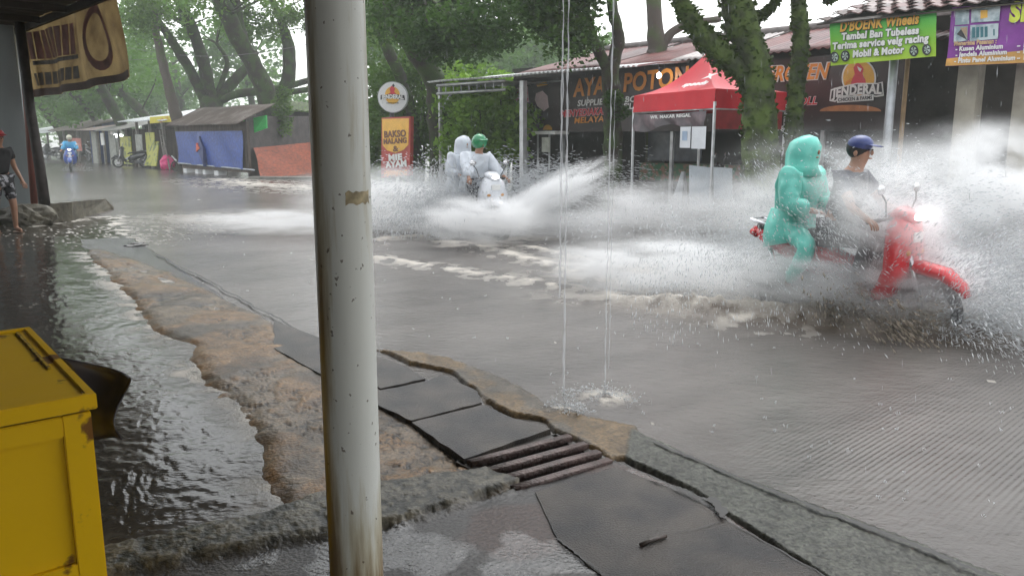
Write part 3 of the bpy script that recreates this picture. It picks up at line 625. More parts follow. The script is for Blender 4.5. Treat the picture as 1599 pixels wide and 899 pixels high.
def clothmat():
    m = bpy.data.materials.new('faded_banner'); m.use_nodes = True; t = m.node_tree; b = t.nodes['Principled BSDF']; L = t.links
    tc = t.nodes.new('ShaderNodeTexCoord'); n = t.nodes.new('ShaderNodeTexNoise'); n.inputs['Scale'].default_value = 2.2; n.inputs['Detail'].default_value = 6; L.new(tc.outputs['Object'], n.inputs['Vector'])
    r = t.nodes.new('ShaderNodeValToRGB'); e = r.color_ramp.elements; e[0].position = .3; e[0].color = (.15, .095, .04, 1); e[1].position = .65; e[1].color = (.40, .29, .13, 1); L.new(n.outputs['Fac'], r.inputs['Fac']); L.new(r.outputs[0], b.inputs['Base Color']); b.inputs['Roughness'].default_value = .7
    tr = t.nodes.new('ShaderNodeBsdfTranslucent'); L.new(r.outputs[0], tr.inputs['Color']); mx = t.nodes.new('ShaderNodeMixShader'); mx.inputs[0].default_value = .3; L.new(b.outputs[0], mx.inputs[1]); L.new(tr.outputs[0], mx.inputs[2]); L.new(mx.outputs[0], t.nodes['Material Output'].inputs['Surface']); return m
wpar(mesh_np('cloth', V, q, clothmat(), smooth=True), bn)
def bstrip(us0, us1, f0, f1, m, name, n=14, off=-.014):
    """printed patch lying on the banner; f0,f1 give bottom and top v at u"""
    V = []
    for i in range(n):
        u_ = us0 + (us1 - us0) * i / (n - 1)
        for v_ in (f0(u_), f1(u_)): V.append(tuple(bpt(u_, v_) + nv * off))
    return V, [(2 * i, 2 * i + 1, 2 * i + 3, 2 * i + 2) for i in range(n - 1)]
def printed(strips, m, name):
    VV = []; QQ = []
    for V_, q_ in strips: b0 = len(VV); VV += V_; QQ += [tuple(b0 + k for k in f) for f in q_]
    wpar(mesh_np(name, VV, QQ, m, smooth=True), bn)
REDF = mat('faded_red_print', (.20, .06, .04), .7, var=.35, scale=5); GRF = mat('faded_grey_print', (.085, .068, .052), .7, var=.4, scale=6)
S1 = []
for k in range(9):
    u0 = .10 + k * .054; S1.append(bstrip(u0, u0 + .044, lambda u_: .43 + (.56 - u_) * .03, lambda u_: .80 - (.56 - u_) * .1, REDF, 'r', 5))
printed(S1, REDF, 'red_blocks')
printed([bstrip(.16, .60, lambda u_: .37, lambda u_: .42, GRF, 'g', 16, -.012), ] + [bstrip(.13 + k * .052, .13 + k * .052 + .042, lambda u_: .12 + .03 * u_, lambda u_: .27 + .03 * u_, GRF, 'g', 4, -.012) for k in range(9)], GRF, 'grey_blocks')
S2 = []
for k in range(26):       # long oval outline on the right third
    a0, a1 = 2 * math.pi * k / 26, 2 * math.pi * (k + 1) / 26; pts = []
    for a_ in (a0, a1):
        for rr in (1.0, .72): pts.append(tuple(bpt(.80 + .085 * rr * math.cos(a_), .56 + .40 * rr * math.sin(a_)) - nv * .014))
    S2.append((pts, [(0, 1, 3, 2)]))
printed(S2, REDF, 'oval_outline')
wpar(mesh_np('hem', *[[tuple(bpt(i / 49, v_) - nv * .016) for i in range(50) for v_ in (0, .09)], [(2 * i, 2 * i + 1, 2 * i + 3, 2 * i + 2) for i in range(49)]], mat('dark_hem', (.07, .03, .02), .7)), bn)

# ================================================================== RIGHT: THE ROW OF STALLS
uF = -dv        # to the viewer's right along the row
fN = -nv        # out of the facades toward the road
MAROON = mat('maroon_tin', (.23, .085, .08), .42, .1, var=.35, scale=2, streak=(1, 1, 1))
row = empty('chicken_shop', F(1000, 215, 14.6)); row.location.z = 0; tag(row, 'long dark stall under a maroon tin roof with a wide black banner', 'shop')
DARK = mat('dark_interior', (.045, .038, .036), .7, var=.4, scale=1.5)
def Fz(px, T, z):
    """point on the facade plane T seen at column px, at height z"""
    p = F(px, 215, T); return Vector((p.x, p.y, z))
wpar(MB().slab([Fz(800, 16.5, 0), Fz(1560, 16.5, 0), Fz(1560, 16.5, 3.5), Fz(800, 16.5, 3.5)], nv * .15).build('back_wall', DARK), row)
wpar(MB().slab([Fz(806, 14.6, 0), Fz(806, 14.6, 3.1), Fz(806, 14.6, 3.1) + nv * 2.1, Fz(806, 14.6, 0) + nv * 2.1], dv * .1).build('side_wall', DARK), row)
# roof: sheets with differing tones, slope up to the ridge
r0 = Fz(800, 14.2, 3.08); U = (Fz(1600, 14.2, 0) - Fz(800, 14.2, 0)).length; sl = (nv * 3.2 + Vector((0, 0, .78))).normalized()
segs = int(U / .95); tones = [mat('maroon_tin2', (.13, .036, .032), .5, spec=.3, var=.35, scale=2), mat('maroon_tin_faded', (.19, .075, .068), .5, spec=.3, var=.3, scale=2), mat('maroon_tin_dark', (.085, .026, .026), .45, spec=.3, var=.4, scale=2), mat('grey_tin_patch', (.34, .31, .30), .45, .2, var=.3)]
for k in range(segs):
    mt = tones[[0, 0, 2, 1, 0, 3, 0, 2][k % 8]]
    corrugated('roof_sheet', r0 + uF * (k * .95) + Vector((0, 0, (k % 3) * .012)), uF, sl, .99, 3.35 + .15 * math.sin(k * 2.1), mt, row, amp=.02, pitch=.16)
wpar(MB().loft([r0 + sl * 3.4 + Vector((0, 0, .05)), r0 + sl * 3.4 + uF * U + Vector((0, 0, .05))], [(.10, .10)] * 2, 8).build('ridge_cap', mat('ridge_grey', (.16, .14, .135), .6)), row)
for k, px in enumerate((822, 880, 960, 1050, 1285, 1385)):
    c = Fz(px, 14.45, 1.5); wpar(MB().box(c, (.07, .07, 3.0), Euler((0, 0, AL))).build('pillar', mat('galvanised', (.42, .43, .44), .4, .5)), row)
# counter with green and terracotta goods behind the tent, shelves
wpar(MB().slab([Fz(1000, 15.6, .55), Fz(1180, 15.6, .55), Fz(1180, 15.6, .95), Fz(1000, 15.6, .95)], nv * .4).build('counter', mat('green_counter', (.05, .16, .07), .5, scale=9, c2=(.30, .16, .11))), row)
wpar(MB().slab([Fz(1012, 15.9, 1.0), Fz(1095, 15.9, 1.0), Fz(1095, 15.9, 1.75), Fz(1012, 15.9, 1.75)], nv * .06).build('glass_panel', mat('bluish_glass', (.09, .10, .13), .15)), row)
# black banner
bb = empty('shop_banner', Fz(1000, 14.4, 0)); tag(bb, 'very wide black banner with orange and white words above the chicken shop', 'banner')
TB = 14.38
BK = mat('black_vinyl', (.035, .022, .022), .35, var=.3, scale=2)
zt, zb = 3.0, 1.68
def boardmesh(p0, p1, z0, z1, m, name, parent, wob=.012, n=60):
    V = []; 
    for j in range(6):
        for i in range(n):
            a = i / (n - 1); p = p0.lerp(p1, a); p = Vector((p.x, p.y, z0 + (z1 - z0) * j / 5)) + nv * wob * math.sin(a * 31 + j * .9); V.append(tuple(p))
    q = [(j * n + i, j * n + i + 1, (j + 1) * n + i + 1, (j + 1) * n + i) for j in range(5) for i in range(n - 1)]
    return wpar(mesh_np(name, V, q, m, smooth=True), parent)
boardmesh(Fz(805, TB, 0), Fz(1405, TB, 0), zb, zt, BK, 'vinyl', bb)
ORG = mat('print_orange', (.75, .28, .03), .4, var=.1); WHT = mat('print_white', (.78, .78, .76), .4, var=.05); REDP = mat('print_red', (.62, .04, .06), .4, var=.1); YLW = mat('print_yellow', (.75, .42, .06), .4, var=.1); DKP = mat('print_dark', (.03, .03, .035), .4)
PINK = mat('print_pale_pink', (.72, .55, .57), .4, var=.1)
def tx(body, x0, y0, x1, y1, hpx, T, m, parent, bold=.03, shear=0, off=.03, outline=None, arch=0, name='lettering'):
    a = F(x0, y0, T); b_ = F(x1, y1, T); h_ = hpx * math.sqrt(a.y ** 2 + a.x ** 2) / FPX * .97
    if outline: fit_text(body, a, b_, h_, fN, outline, parent, off - .008, bold + .045, shear, name + '_edge', arch)
    return fit_text(body, a, b_, h_, fN, m, parent, off, bold, shear, name, arch)
tx('AYAM POTONG', 896, 151, 1100, 131, 26, TB, ORG, bb, .03, .12)
tx('FROZEN', 1199, 127, 1296, 122, 21, TB, ORG, bb, .03, .25, outline=WHT)
tx('SUPPLIER', 903, 166, 950, 163, 9, TB, WHT, bb, .03, .15); tx('BONELESS', 977, 160, 1040, 157, 9, TB, WHT, bb, .03, .15)
tx('MENYEDIAKAN', 877, 183, 952, 178, 10, TB, REDP, bb, .03, .2, outline=PINK); tx('FILLET', 975, 171, 1010, 169, 9, TB, WHT, bb, .03, .1)
tx('MELAYANI', 898, 193, 958, 189, 9, TB, ORG, bb, .02, .15); tx('DLL', 1249, 164, 1277, 163, 11, TB, REDP, bb, .03, .25, outline=WHT)
tx('TIPE LEBE', 1184, 207, 1226, 205, 8, TB, WHT, bb, .02, .1)
def px_shape(pts, T, off, m, parent, name): return plane_shape([F(x, y, T) for x, y in pts], fN, off, m, parent, name)
def px_disc(cx, cy, rx, ry, T, off, m, parent, name, n=28, a0=0, a1=360, th=.003):
    pts = [(cx + rx * math.cos(R(a0 + (a1 - a0) * k / n)), cy - ry * math.sin(R(a0 + (a1 - a0) * k / n))) for k in range(n + (0 if a1 - a0 == 360 else 1))]
    return px_shape(pts, T, off, m, parent, name)
# pictures printed at the banner's left end: plucked chicken pieces and little labels
px_shape([(808, 138), (825, 135), (827, 160), (804, 162)], TB, .02, PINK, bb, 'label_patch'); tx('100', 809, 150, 825, 149, 6, TB, REDP, bb, .02); tx('PROMO', 806, 159, 826, 158, 5, TB, REDP, bb, .02)
px_shape([(838, 146), (848, 142), (856, 150), (858, 168), (850, 174), (840, 166), (836, 156)], TB, .02, PINK, bb, 'printed_meat')
px_shape([(831, 178), (836, 174), (840, 184), (836, 191)], TB, .02, mat('print_cream', (.55, .50, .42), .4), bb, 'printed_meat')
px_shape([(812, 190), (825, 189), (826, 199), (811, 200)], TB, .02, REDP, bb, 'label_patch'); tx('FRE', 812, 197, 826, 196, 6, TB, WHT, bb, .03, off=.035)
px_shape([(809, 200), (829, 199), (829, 208), (808, 209)], TB, .02, ORG, bb, 'label_patch'); tx('ALIVE', 810, 207, 828, 206, 6, TB, YLW, bb, .02, off=.035)
px_disc(856, 203, 7, 8, TB, .02, YLW, bb, 'printed_disc', a0=0, a1=180)
px_shape([(838, 131), (854, 128), (856, 133), (840, 136)], TB, .02, YLW, bb, 'label_patch')
# emblem: rooster over a yellow disc with the shop's name
def emblem(cx, cy, s, T, parent, off=.02, edge=WHT, word=WHT, wordedge=DKP):
    px_disc(cx, cy, 27 * s, 30 * s, T, off, edge, parent, 'emblem_rim'); px_disc(cx, cy, 24.5 * s, 27.5 * s, T, off + .006, YLW, parent, 'emblem_disc')
    px_shape([(cx - 16 * s, cy + 22 * s), (cx - 10 * s, cy + 2 * s), (cx - 6 * s, cy - 6 * s), (cx - 8 * s, cy - 16 * s), (cx - 2 * s, cy - 24 * s), (cx + 4 * s, cy - 20 * s), (cx + 8 * s, cy - 14 * s), (cx + 6 * s, cy - 6 * s), (cx + 11 * s, cy + 4 * s), (cx + 12 * s, cy + 22 * s)], T, off + .012, REDP, parent, 'rooster_shape')
    px_shape([(cx - 9 * s, cy - 1 * s), (cx - 20 * s, cy + 6 * s), (cx - 21 * s, cy + 16 * s), (cx - 17 * s, cy + 8 * s), (cx - 10 * s, cy + 5 * s)], T, off + .016, ORG, parent, 'tail_feathers')
    px_shape([(cx - 2 * s, cy - 18 * s), (cx + 5 * s, cy - 14 * s), (cx + 3 * s, cy - 9 * s), (cx, cy - 12 * s)], T, off + .018, WHT, parent, 'beak')
# big one on the black banner
emblem(1342, 122, 1.0, TB, bb)
px_shape([(1297, 158), (1299, 140), (1312, 136), (1340, 130), (1372, 130), (1380, 128), (1382, 150), (1370, 152), (1345, 148), (1315, 152), (1306, 160)], TB, .042, WHT, bb, 'name_plate')
px_shape([(1299, 156), (1301, 142), (1313, 138), (1340, 132), (1370, 132), (1378, 130), (1380, 148), (1370, 150), (1345, 146), (1314, 150), (1306, 157)], TB, .048, DKP, bb, 'name_plate')
tx('JENDERAL', 1301, 153, 1379, 147, 13, TB, WHT, bb, .045, .05, off=.058, arch=.03)
px_shape([(1309, 152), (1366, 148), (1366, 157), (1309, 161)], TB, .05, WHT, bb, 'name_plate'); tx('CHICKEN & FARMS', 1311, 159, 1364, 155, 5, TB, DKP, bb, .02, off=.058)
# orange oval canopies seen under the banner
px_disc(1328, 174, 48, 10, TB - .2, 0, mat('orange_cloth', (.45, .17, .06), .6), bb, 'valance_cloth', a0=0, a1=180)

# white canopy frame at the left end
cp = empty('metal_canopy', Fz(688, 12.9, 0)); tag(cp, 'white corrugated canopy on thin steel posts left of the black banner', 'canopy')
WTIN = mat('white_tin', (.84, .85, .86), .35, 0, var=.12, scale=4, streak=(1, 1, 1)); GAL = mat('galvanised_frame', (.50, .51, .52), .4, .5, var=.2)
c0 = Fz(668, 12.8, 2.93); UL = (Fz(995, 12.8, 0) - Fz(668, 12.8, 0)).length
corrugated('roof', c0, uF, nv * 2 + Vector((0, 0, .22)), UL, 1.75, WTIN, cp, amp=.022, pitch=.13)
mb = MB()
for dz, dt in ((-.10, .05), (-.30, .05)):
    a = c0 + uF * .35 + nv * dt + Vector((0, 0, dz)); b_ = c0 + uF * 2.9 + nv * dt + Vector((0, 0, dz)); mb.loft([a, b_], [(.03, .035)] * 2, 4, power=8)
a = c0 + uF * .35 + nv * 1.6 + Vector((0, 0, -.05)); mb.loft([a, a + uF * 2.9], [(.03, .035)] * 2, 4)
for k in range(9): p = c0 + uF * (.4 + k * .3) + nv * .06; mb.loft([p + Vector((0, 0, -.30)), p + Vector((0, 0, -.10)), p + Vector((0, 0, -.1)) + nv * 1.5], [(.012, .012)] * 3, 4)
wpar(mb.build('truss', GAL), cp)
pb_ = Fz(688, 12.9, 0); wpar(MB().box((pb_.x, pb_.y, 1.4), (.07, .07, 2.8), Euler((0, 0, AL))).build('post', GAL), cp)
wpar(MB().loft([Vector((pb_.x, pb_.y, 2.15)), Vector((pb_.x, pb_.y, 2.62)) + uF * .45], [.028] * 2, 8).build('brace', GAL), cp)
p2 = Fz(817, 12.9, 0); wpar(MB().box((p2.x, p2.y, 1.4), (.12, .12, 2.8), Euler((0, 0, AL))).build('post', GAL), cp)
# low white tables under the banner's left end
tb = empty('folding_table', Fz(846, 14.0, 0)); tag(tb, 'white folding table top glimpsed below the printed chicken pieces', 'table')
wpar(MB().slab([Fz(830, 14.0, 1.62), Fz(866, 14.0, 1.62), Fz(866, 14.0, 1.70), Fz(830, 14.0, 1.70)], nv * .5).build('tabletop', WHT), tb)
wpar(MB().slab([Fz(846, 14.05, 1.2), Fz(857, 14.05, 1.2), Fz(857, 14.05, 1.55), Fz(846, 14.05, 1.55)], nv * .05).build('crate', mat('pale_box', (.6, .62, .55), .5)), tb)
for px in (840, 858): wpar(MB().cyl(Fz(px, 14.2, 0), Fz(px, 14.2, 1.62), .025).build('leg', GAL), tb)

# ---------------- right building with tile roof, green and purple banners
TR = 12.3
rb = empty('corner_shop', Fz(1450, TR, 0)); tag(rb, 'dark corner shop with a ragged tile roof at the right edge', 'shop')
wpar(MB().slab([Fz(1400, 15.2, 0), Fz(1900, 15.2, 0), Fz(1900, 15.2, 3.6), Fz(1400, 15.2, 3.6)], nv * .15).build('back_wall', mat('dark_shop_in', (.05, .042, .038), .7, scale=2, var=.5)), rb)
for px, wd in ((1507, .36), (1597, .36)):
    c = Fz(px, TR + .3, 1.6); wpar(MB().box(c, (wd * .75, wd * .75, 3.2), Euler((0, 0, AL)), .01).build('column', mat('plaster_column', (.36, .33, .27), .7, var=.3, scale=3)), rb)
c = Fz(1386, TR - .05, 0); wpar(MB().loft([c + Vector((0, 0, 0)), c + Vector((0, 0, 3.15))], [.062] * 2, 12).build('steel_post', mat('grey_post', (.45, .47, .50), .4, .3, var=.2)), rb)
c = Fz(1407, TR + .35, 0); wpar(MB().loft([c, c + Vector((0, 0, 3.1))], [(.035, .035)] * 2, 8).build('wooden_post', mat('ochre_wood', (.32, .21, .11), .6)), rb)
# tiles: overlapping ragged courses
TILE = [mat('old_tile_a', (.17, .10, .095), .55, var=.5, scale=6, bump=.4), mat('old_tile_b', (.26, .20, .19), .5, var=.5, scale=5, bump=.4), mat('old_tile_c', (.11, .075, .07), .5, var=.5, scale=6, bump=.4)]
e0 = Fz(1262, 11.75, 3.22); EU = (Fz(1900, 11.75, 0) - Fz(1262, 11.75, 0)).length; slt = (nv + Vector((0, 0, .28))).normalized(); tup = Vector((0, 0, 1))
mbs = [MB() for _ in TILE]
nt_ = int(EU / .22)
for r_ in range(9):
    for k in range(nt_):
        mi = random.choice((0, 0, 1, 2)); p = e0 + uF * (k * .22 + (r_ % 2) * .11) + slt * (r_ * .26 + (random.random() - .5) * .05) + tup * (random.random() * .02 + .01 * (r_ % 2))
        if r_ == 0 and random.random() < .15: continue
        W2, L2 = .24, .33; a = p; u_ = uF * W2; s_ = slt * L2 - tup * .03
        ring = []
        for i in range(5): 
            h_ = .022 * math.sin(i / 4 * math.pi * 2); ring.append(a + u_ * (i / 4) + tup * (h_ + .035))
        V0 = [mbs[mi].bm.verts.new(q_) for q_ in ring]; V1 = [mbs[mi].bm.verts.new(q_ + s_) for q_ in ring]; V2 = [mbs[mi].bm.verts.new(q_ - tup * .018) for q_ in ring]
        for i in range(4): mbs[mi].bm.faces.new((V0[i], V0[i + 1], V1[i + 1], V1[i])); mbs[mi].bm.faces.new((V2[i], V2[i + 1], V0[i + 1], V0[i]))
for mb, mt, nm in zip(mbs, TILE, ('roof_tiles', 'roof_tiles_pale', 'roof_tiles_dark')): wpar(mb.build(nm, mt, fixn=False), rb)
wpar(MB().slab([e0 + slt * .03 - tup * .05, e0 + uF * EU + slt * .03 - tup * .05, e0 + uF * EU + slt * 3.6 - tup * .05, e0 + slt * 3.6 - tup * .05], tup * .02).build('roof_boards', mat('dark_timber', (.05, .04, .032), .7)), rb)
# green banner
gb = empty('green_banner', Fz(1378, TR - .4, 0)); tag(gb, 'bright green tyre repair banner hung under the tile roof', 'banner')
TG = TR - .42
def gradmat(name, ca, cb, z0, z1):
    m = bpy.data.materials.new(name); m.use_nodes = True; t = m.node_tree; b = t.nodes['Principled BSDF']; L = t.links
    tc = t.nodes.new('ShaderNodeTexCoord'); sp = t.nodes.new('ShaderNodeSeparateXYZ'); L.new(tc.outputs['Object'], sp.inputs[0]); mr = t.nodes.new('ShaderNodeMapRange'); mr.inputs['From Min'].default_value = z0; mr.inputs['From Max'].default_value = z1; L.new(sp.outputs['Z'], mr.inputs['Value'])
    mx = t.nodes.new('ShaderNodeMix'); mx.data_type = 'RGBA'; L.new(mr.outputs[0], mx.inputs['Factor']); mx.inputs['A'].default_value = (*ca, 1); mx.inputs['B'].default_value = (*cb, 1); L.new(mx.outputs['Result'], b.inputs['Base Color']); b.inputs['Roughness'].default_value = .4; return m
def pxboard(pts, T, m, name, parent, th=.01, sag=.02):
    n = 24; V = []; a, b_, c, d = [F(x, y, T) for x, y in pts]   # bl br tr tl
    for j in range(6):
        for i in range(n):
            u_ = i / (n - 1); p = a.lerp(b_, u_).lerp(d.lerp(c, u_), j / 5) + nv * (.012 * math.sin(u_ * 14 + j)); V.append(tuple(p))
    q = [(j * n + i, j * n + i + 1, (j + 1) * n + i + 1, (j + 1) * n + i) for j in range(5) for i in range(n - 1)]
    return wpar(mesh_np(name, V, q, m, smooth=True), parent)
zb_ = F(1298, 103, TG).z; zt_ = F(1296, 38, TG).z
pxboard([(1297, 103), (1461, 88), (1463, 16), (1296, 36)], TG, gradmat('green_vinyl', (.42, .62, .03), (.05, .50, .07), zb_, zt_), 'vinyl', gb)
tx("D'BOENK Wheels", 1313, 50, 1436, 37, 14, TG, YLW, gb, .04, .1, outline=DKP)
tx('Tambal Ban Tubeless', 1315, 63, 1436, 53, 9.5, TG, WHT, gb, .05, outline=DKP); tx('Terima service velg racing', 1301, 78, 1451, 65, 9.5, TG, WHT, gb, .05, outline=DKP); tx('Mobil & Motor', 1333, 90, 1413, 83, 9.5, TG, WHT, gb, .05, outline=DKP)
for cx, cy in ((1304, 90), (1321, 88), (1428, 80), (1448, 78)):
    px_disc(cx, cy, 7, 8.8, TG, .022, DKP, gb, 'printed_tyre'); px_disc(cx + (1 if cx in (1304, 1448) else 0), cy, 4.6, 6.2, TG, .027, mat('print_silver', (.45, .55, .50), .4), gb, 'printed_rim')
    for k in range(5):
        a_ = R(90 + 72 * k); px_shape([(cx + .8 * math.cos(a_ + 1.57), cy - .8 * math.sin(a_ + 1.57)), (cx + 5.4 * math.cos(a_ + .25), cy - 6 * math.sin(a_ + .25)), (cx + 5.4 * math.cos(a_ - .25), cy - 6 * math.sin(a_ - .25))], TG, .031, DKP, gb, 'printed_spoke')
# purple banner, runs out of the picture
pu = empty('purple_banner', Fz(1560, TR - .4, 0)); tag(pu, 'purple and orange aluminium fitter banner cut by the right edge', 'banner')
pxboard([(1477, 104), (1760, 92), (1760, -8), (1487, 12)], TG, mat('purple_vinyl', (.22, .035, .30), .4, var=.15), 'vinyl', pu)
px_shape([(1477, 103.5), (1760, 92), (1760, 62), (1479, 92)], TG, .016, mat('print_ochre', (.62, .33, .08), .4), pu, 'orange_band')
PHT = mat('print_photo', (.50, .58, .62), .4, scale=8, c2=(.25, .33, .38))
for q_ in ([(1493, 16), (1514, 14), (1514, 38), (1492, 40)], [(1518, 13), (1563, 10), (1561, 33), (1517, 36)], [(1491, 42), (1512, 41), (1511, 64), (1490, 67)], [(1516, 40), (1560, 37), (1559, 61), (1515, 65)]): px_shape(q_, TG, .016, PHT, pu, 'printed_photo')
px_shape([(1495, 54), (1502, 46), (1511, 63)], TG, .022, DKP, pu, 'printed_frame'); px_shape([(1500, 44), (1511, 43), (1511, 60)], TG, .022, mat('print_tan', (.42, .30, .2), .4), pu, 'printed_frame'); px_shape([(1532, 17), (1543, 16), (1543, 28), (1532, 30)], TG, .022, YLW, pu, 'printed_frame')
TEAL = mat('print_teal', (.04, .18, .22), .4)
for k in range(4): x = 1519 + k * 6.5; px_shape([(x, 43.5 - k * .4), (x + 4.5, 43 - k * .4), (x + 4.5, 59 - k * .4), (x, 60 - k * .4)], TG, .022, TEAL, pu, 'printed_frame')
px_shape([(1552, 46), (1554, 46), (1554, 56), (1552, 56)], TG, .022, TEAL, pu, 'printed_frame')
tx('Menerima Pesanan :', 1491, 72, 1557, 68, 6, TG, mat('print_gold', (.60, .40, .22), .4), pu, .04, off=.03)
tx('- Kusen Aluminium', 1493, 80.5, 1567, 76, 6, TG, WHT, pu, .04, off=.03); tx('- Jendela Aluminium', 1493, 89.5, 1573, 85, 6, TG, WHT, pu, .04, off=.03); tx('- Pintu Panel Aluminium', 1491, 99, 1586, 94, 6, TG, WHT, pu, .04, off=.03)
tx('SERVICE', 1576, 34, 1720, 24, 24, TG, mat('print_lime', (.55, .62, .06), .4), pu, .06, off=.03); tx('- Partisi', 1589, 75, 1640, 72, 6, TG, WHT, pu, .04, off=.03); tx('- Etalase', 1589, 84.5, 1640, 81, 6, TG, WHT, pu, .04, off=.03); tx('- Kaca', 1589, 94, 1630, 91.5, 6, TG, WHT, pu, .04, off=.03)

# ---------------- red pop-up tent
tent = empty('pop_up_tent', (3.6, 14.2, 0)); tag(tent, 'red pop-up tent with a pointed top in front of the black banner', 'tent')
tl = P(985, 345); tl = Vector((tl.x, tl.y, 0)); tc_ = D(1116, 169, 12.9); tc_.z = 0; tr_ = D(1227, 170, 14.0); tr_.z = 0; tk = tl + (tr_ - tc_)
cen = (tl + tr_) / 2; zE, zS = 2.30, 2.00; pk = Vector((cen.x - .02, cen.y, 3.02))
RED = mat('red_canvas', (.60, .004, .02), .42, var=.12, scale=2, spec=.35)
def roofpanel(a, b_):
    V = []; n = 13; m_ = 13
    a = Vector((a.x, a.y, zE)); b_ = Vector((b_.x, b_.y, zE))
    for j in range(m_):
        v_ = j / (m_ - 1)
        for i in range(n):
            u_ = i / (n - 1); p = a.lerp(b_, u_).lerp(pk, v_); sag = .16 * math.sin(math.pi * v_) + .05 * math.sin(math.pi * u_) * (1 - v_) * math.sin(math.pi * v_) * 2; p.z -= sag; V.append(tuple(p))
    return V, [(j * n + i, j * n + i + 1, (j + 1) * n + i + 1, (j + 1) * n + i) for j in range(m_ - 1) for i in range(n - 1)]
VV, QQ = [], []
for a, b_ in ((tl, tc_), (tc_, tr_), (tr_, tk), (tk, tl)):
    V, q = roofpanel(a, b_); b0 = len(VV); VV += V; QQ += [tuple(b0 + k for k in f) for f in q]
wpar(mesh_np('canopy', VV, QQ, RED, smooth=True), tent)
VV, QQ = [], []
for a, b_ in ((tl, tc_), (tc_, tr_), (tr_, tk), (tk, tl)):
    n = 24; b0 = len(VV); e = (b_ - a).normalized(); o_ = Vector((e.y, -e.x, 0))
    for i in range(n):
        p = a.lerp(b_, i / (n - 1)); VV.append((p.x, p.y, zE)); w_ = o_ * (.02 + .012 * math.sin(i * 1.3)); VV.append((p.x + w_.x, p.y + w_.y, zS))
    QQ += [(b0 + 2 * i, b0 + 2 * i + 1, b0 + 2 * i + 3, b0 + 2 * i + 2) for i in range(n - 1)]
wpar(mesh_np('valance', VV, QQ, RED, smooth=True), tent)
LEG = mat('tent_leg', (.62, .63, .65), .35, .4)
for p in (tl, tc_, tr_, tk): wpar(MB().box((p.x, p.y, 1.05), (.035, .035, 2.1), Euler((0, 0, .5))).build('leg', LEG), tent)
mb = MB(); ctr = Vector((cen.x, cen.y, 2.15))
for p in (tl, tc_, tr_, tk): mb.cyl(Vector((p.x, p.y, 2.02)), ctr, .012, 8)
for a, b_ in ((tl, tc_), (tc_, tr_), (tr_, tk), (tk, tl)): mb.cyl(Vector((a.x, a.y, 1.99)), Vector((b_.x, b_.y, 1.99)), .012, 8)
wpar(mb.build('scissor_frame', LEG), tent)
wpar(MB().slab([Vector((tc_.x, tc_.y, 1.68)) + (tr_ - tc_) * .02, Vector((tr_.x, tr_.y, 1.68)) - (tr_ - tc_) * .05, Vector((tr_.x, tr_.y, 1.99)) - (tr_ - tc_) * .05, Vector((tc_.x, tc_.y, 1.99)) + (tr_ - tc_) * .02], (0.004, .006, 0)).build('side_cloth', mat('dark_red_cloth', (.30, .015, .02), .5)), tent)
# mark on the front slope: word and star-like swoosh
fa = Vector((tl.x, tl.y, zE)); fb = Vector((tc_.x, tc_.y, zE)); fnorm = (fb - fa).cross(pk - fa).normalized()
if fnorm.y > 0: fnorm = -fnorm
A_ = fa.lerp(fb, .50).lerp(pk, .30) - Vector((0, 0, .135)); B_ = fa.lerp(fb, .91).lerp(pk, .30) - Vector((0, 0, .135))
fit_text('speeds', A_, B_, .10, fnorm, WHT, tent, .03, .05, .3)
def lp(x, y): return A_ + (B_ - A_) * x + fnorm.cross((B_ - A_).normalized()).normalized() * y
plane_shape([lp(.55, .16), lp(.72, .24), lp(.62, .31), lp(.82, .27), lp(1.05, .29), lp(.86, .22), lp(.98, .13), lp(.78, .19)], fnorm, .03, WHT, tent, 'star_mark')
# dark banner on the tent's front rail with its words
tbn = empty('tent_banner', (tl.x, tl.y, 0)); tag(tbn, 'sagging black strip banner tied below the red tent valance', 'banner')
ed = (tc_ - tl).normalized(); on = Vector((ed.y, -ed.x, 0)); LT = (tc_ - tl).length; V = []
for i in range(30):
    a = i / 29; p = tl + ed * (LT * (.02 + .9 * a)); zt2 = 1.97 - .03 * math.sin(math.pi * a); zb2 = 1.68 + .07 * a - .05 * math.sin(a * 9)
    for k in range(5): V.append((p.x + on.x * (.03 + .02 * math.sin(a * 20 + k)), p.y + on.y * (.03 + .02 * math.sin(a * 20 + k)), zb2 + (zt2 - zb2) * k / 4))
q = [(i * 5 + k, i * 5 + k + 1, (i + 1) * 5 + k + 1, (i + 1) * 5 + k) for i in range(29) for k in range(4)]
wpar(mesh_np('vinyl', V, q, mat('grey_black_vinyl', (.06, .045, .055), .4, scale=3, c2=(.20, .13, .15), mixlo=.5, mixhi=.7), smooth=True), tbn)
fit_text('WR. MAKAR REGAL', tl + ed * LT * .28 + Vector((0, 0, 1.87)), tl + ed * LT * .78 + Vector((0, 0, 1.88)), .055, on, WHT, tbn, .07, .03)
tt = Vector((0, 0, 1))
pp = empty('paper_notices', tl + ed * LT * .85); tag(pp, 'two white paper notices hanging below the tent banner', 'notice')
for a0, a1, z0, z1 in ((.68, .80, 1.38, 1.72), (.815, .97, 1.37, 1.72)):
    pa, pb2 = tl + ed * LT * a0 + on * .09, tl + ed * LT * a1 + on * .09; wpar(MB().slab([pa + tt * z0, pb2 + tt * z0, pb2 + tt * z1, pa + tt * z1], on * .004).build('sheet', mat('paper_white', (.72, .74, .78), .5, var=.06)), pp)
pa = tl + ed * LT * .71 + on * .1; wpar(MB().slab([pa + tt * 1.5, pa + ed * .14 + tt * 1.5, pa + ed * .14 + tt * 1.65, pa + tt * 1.65], on * .003).build('printed_block', mat('print_paleblue', (.35, .45, .6), .5)), pp)
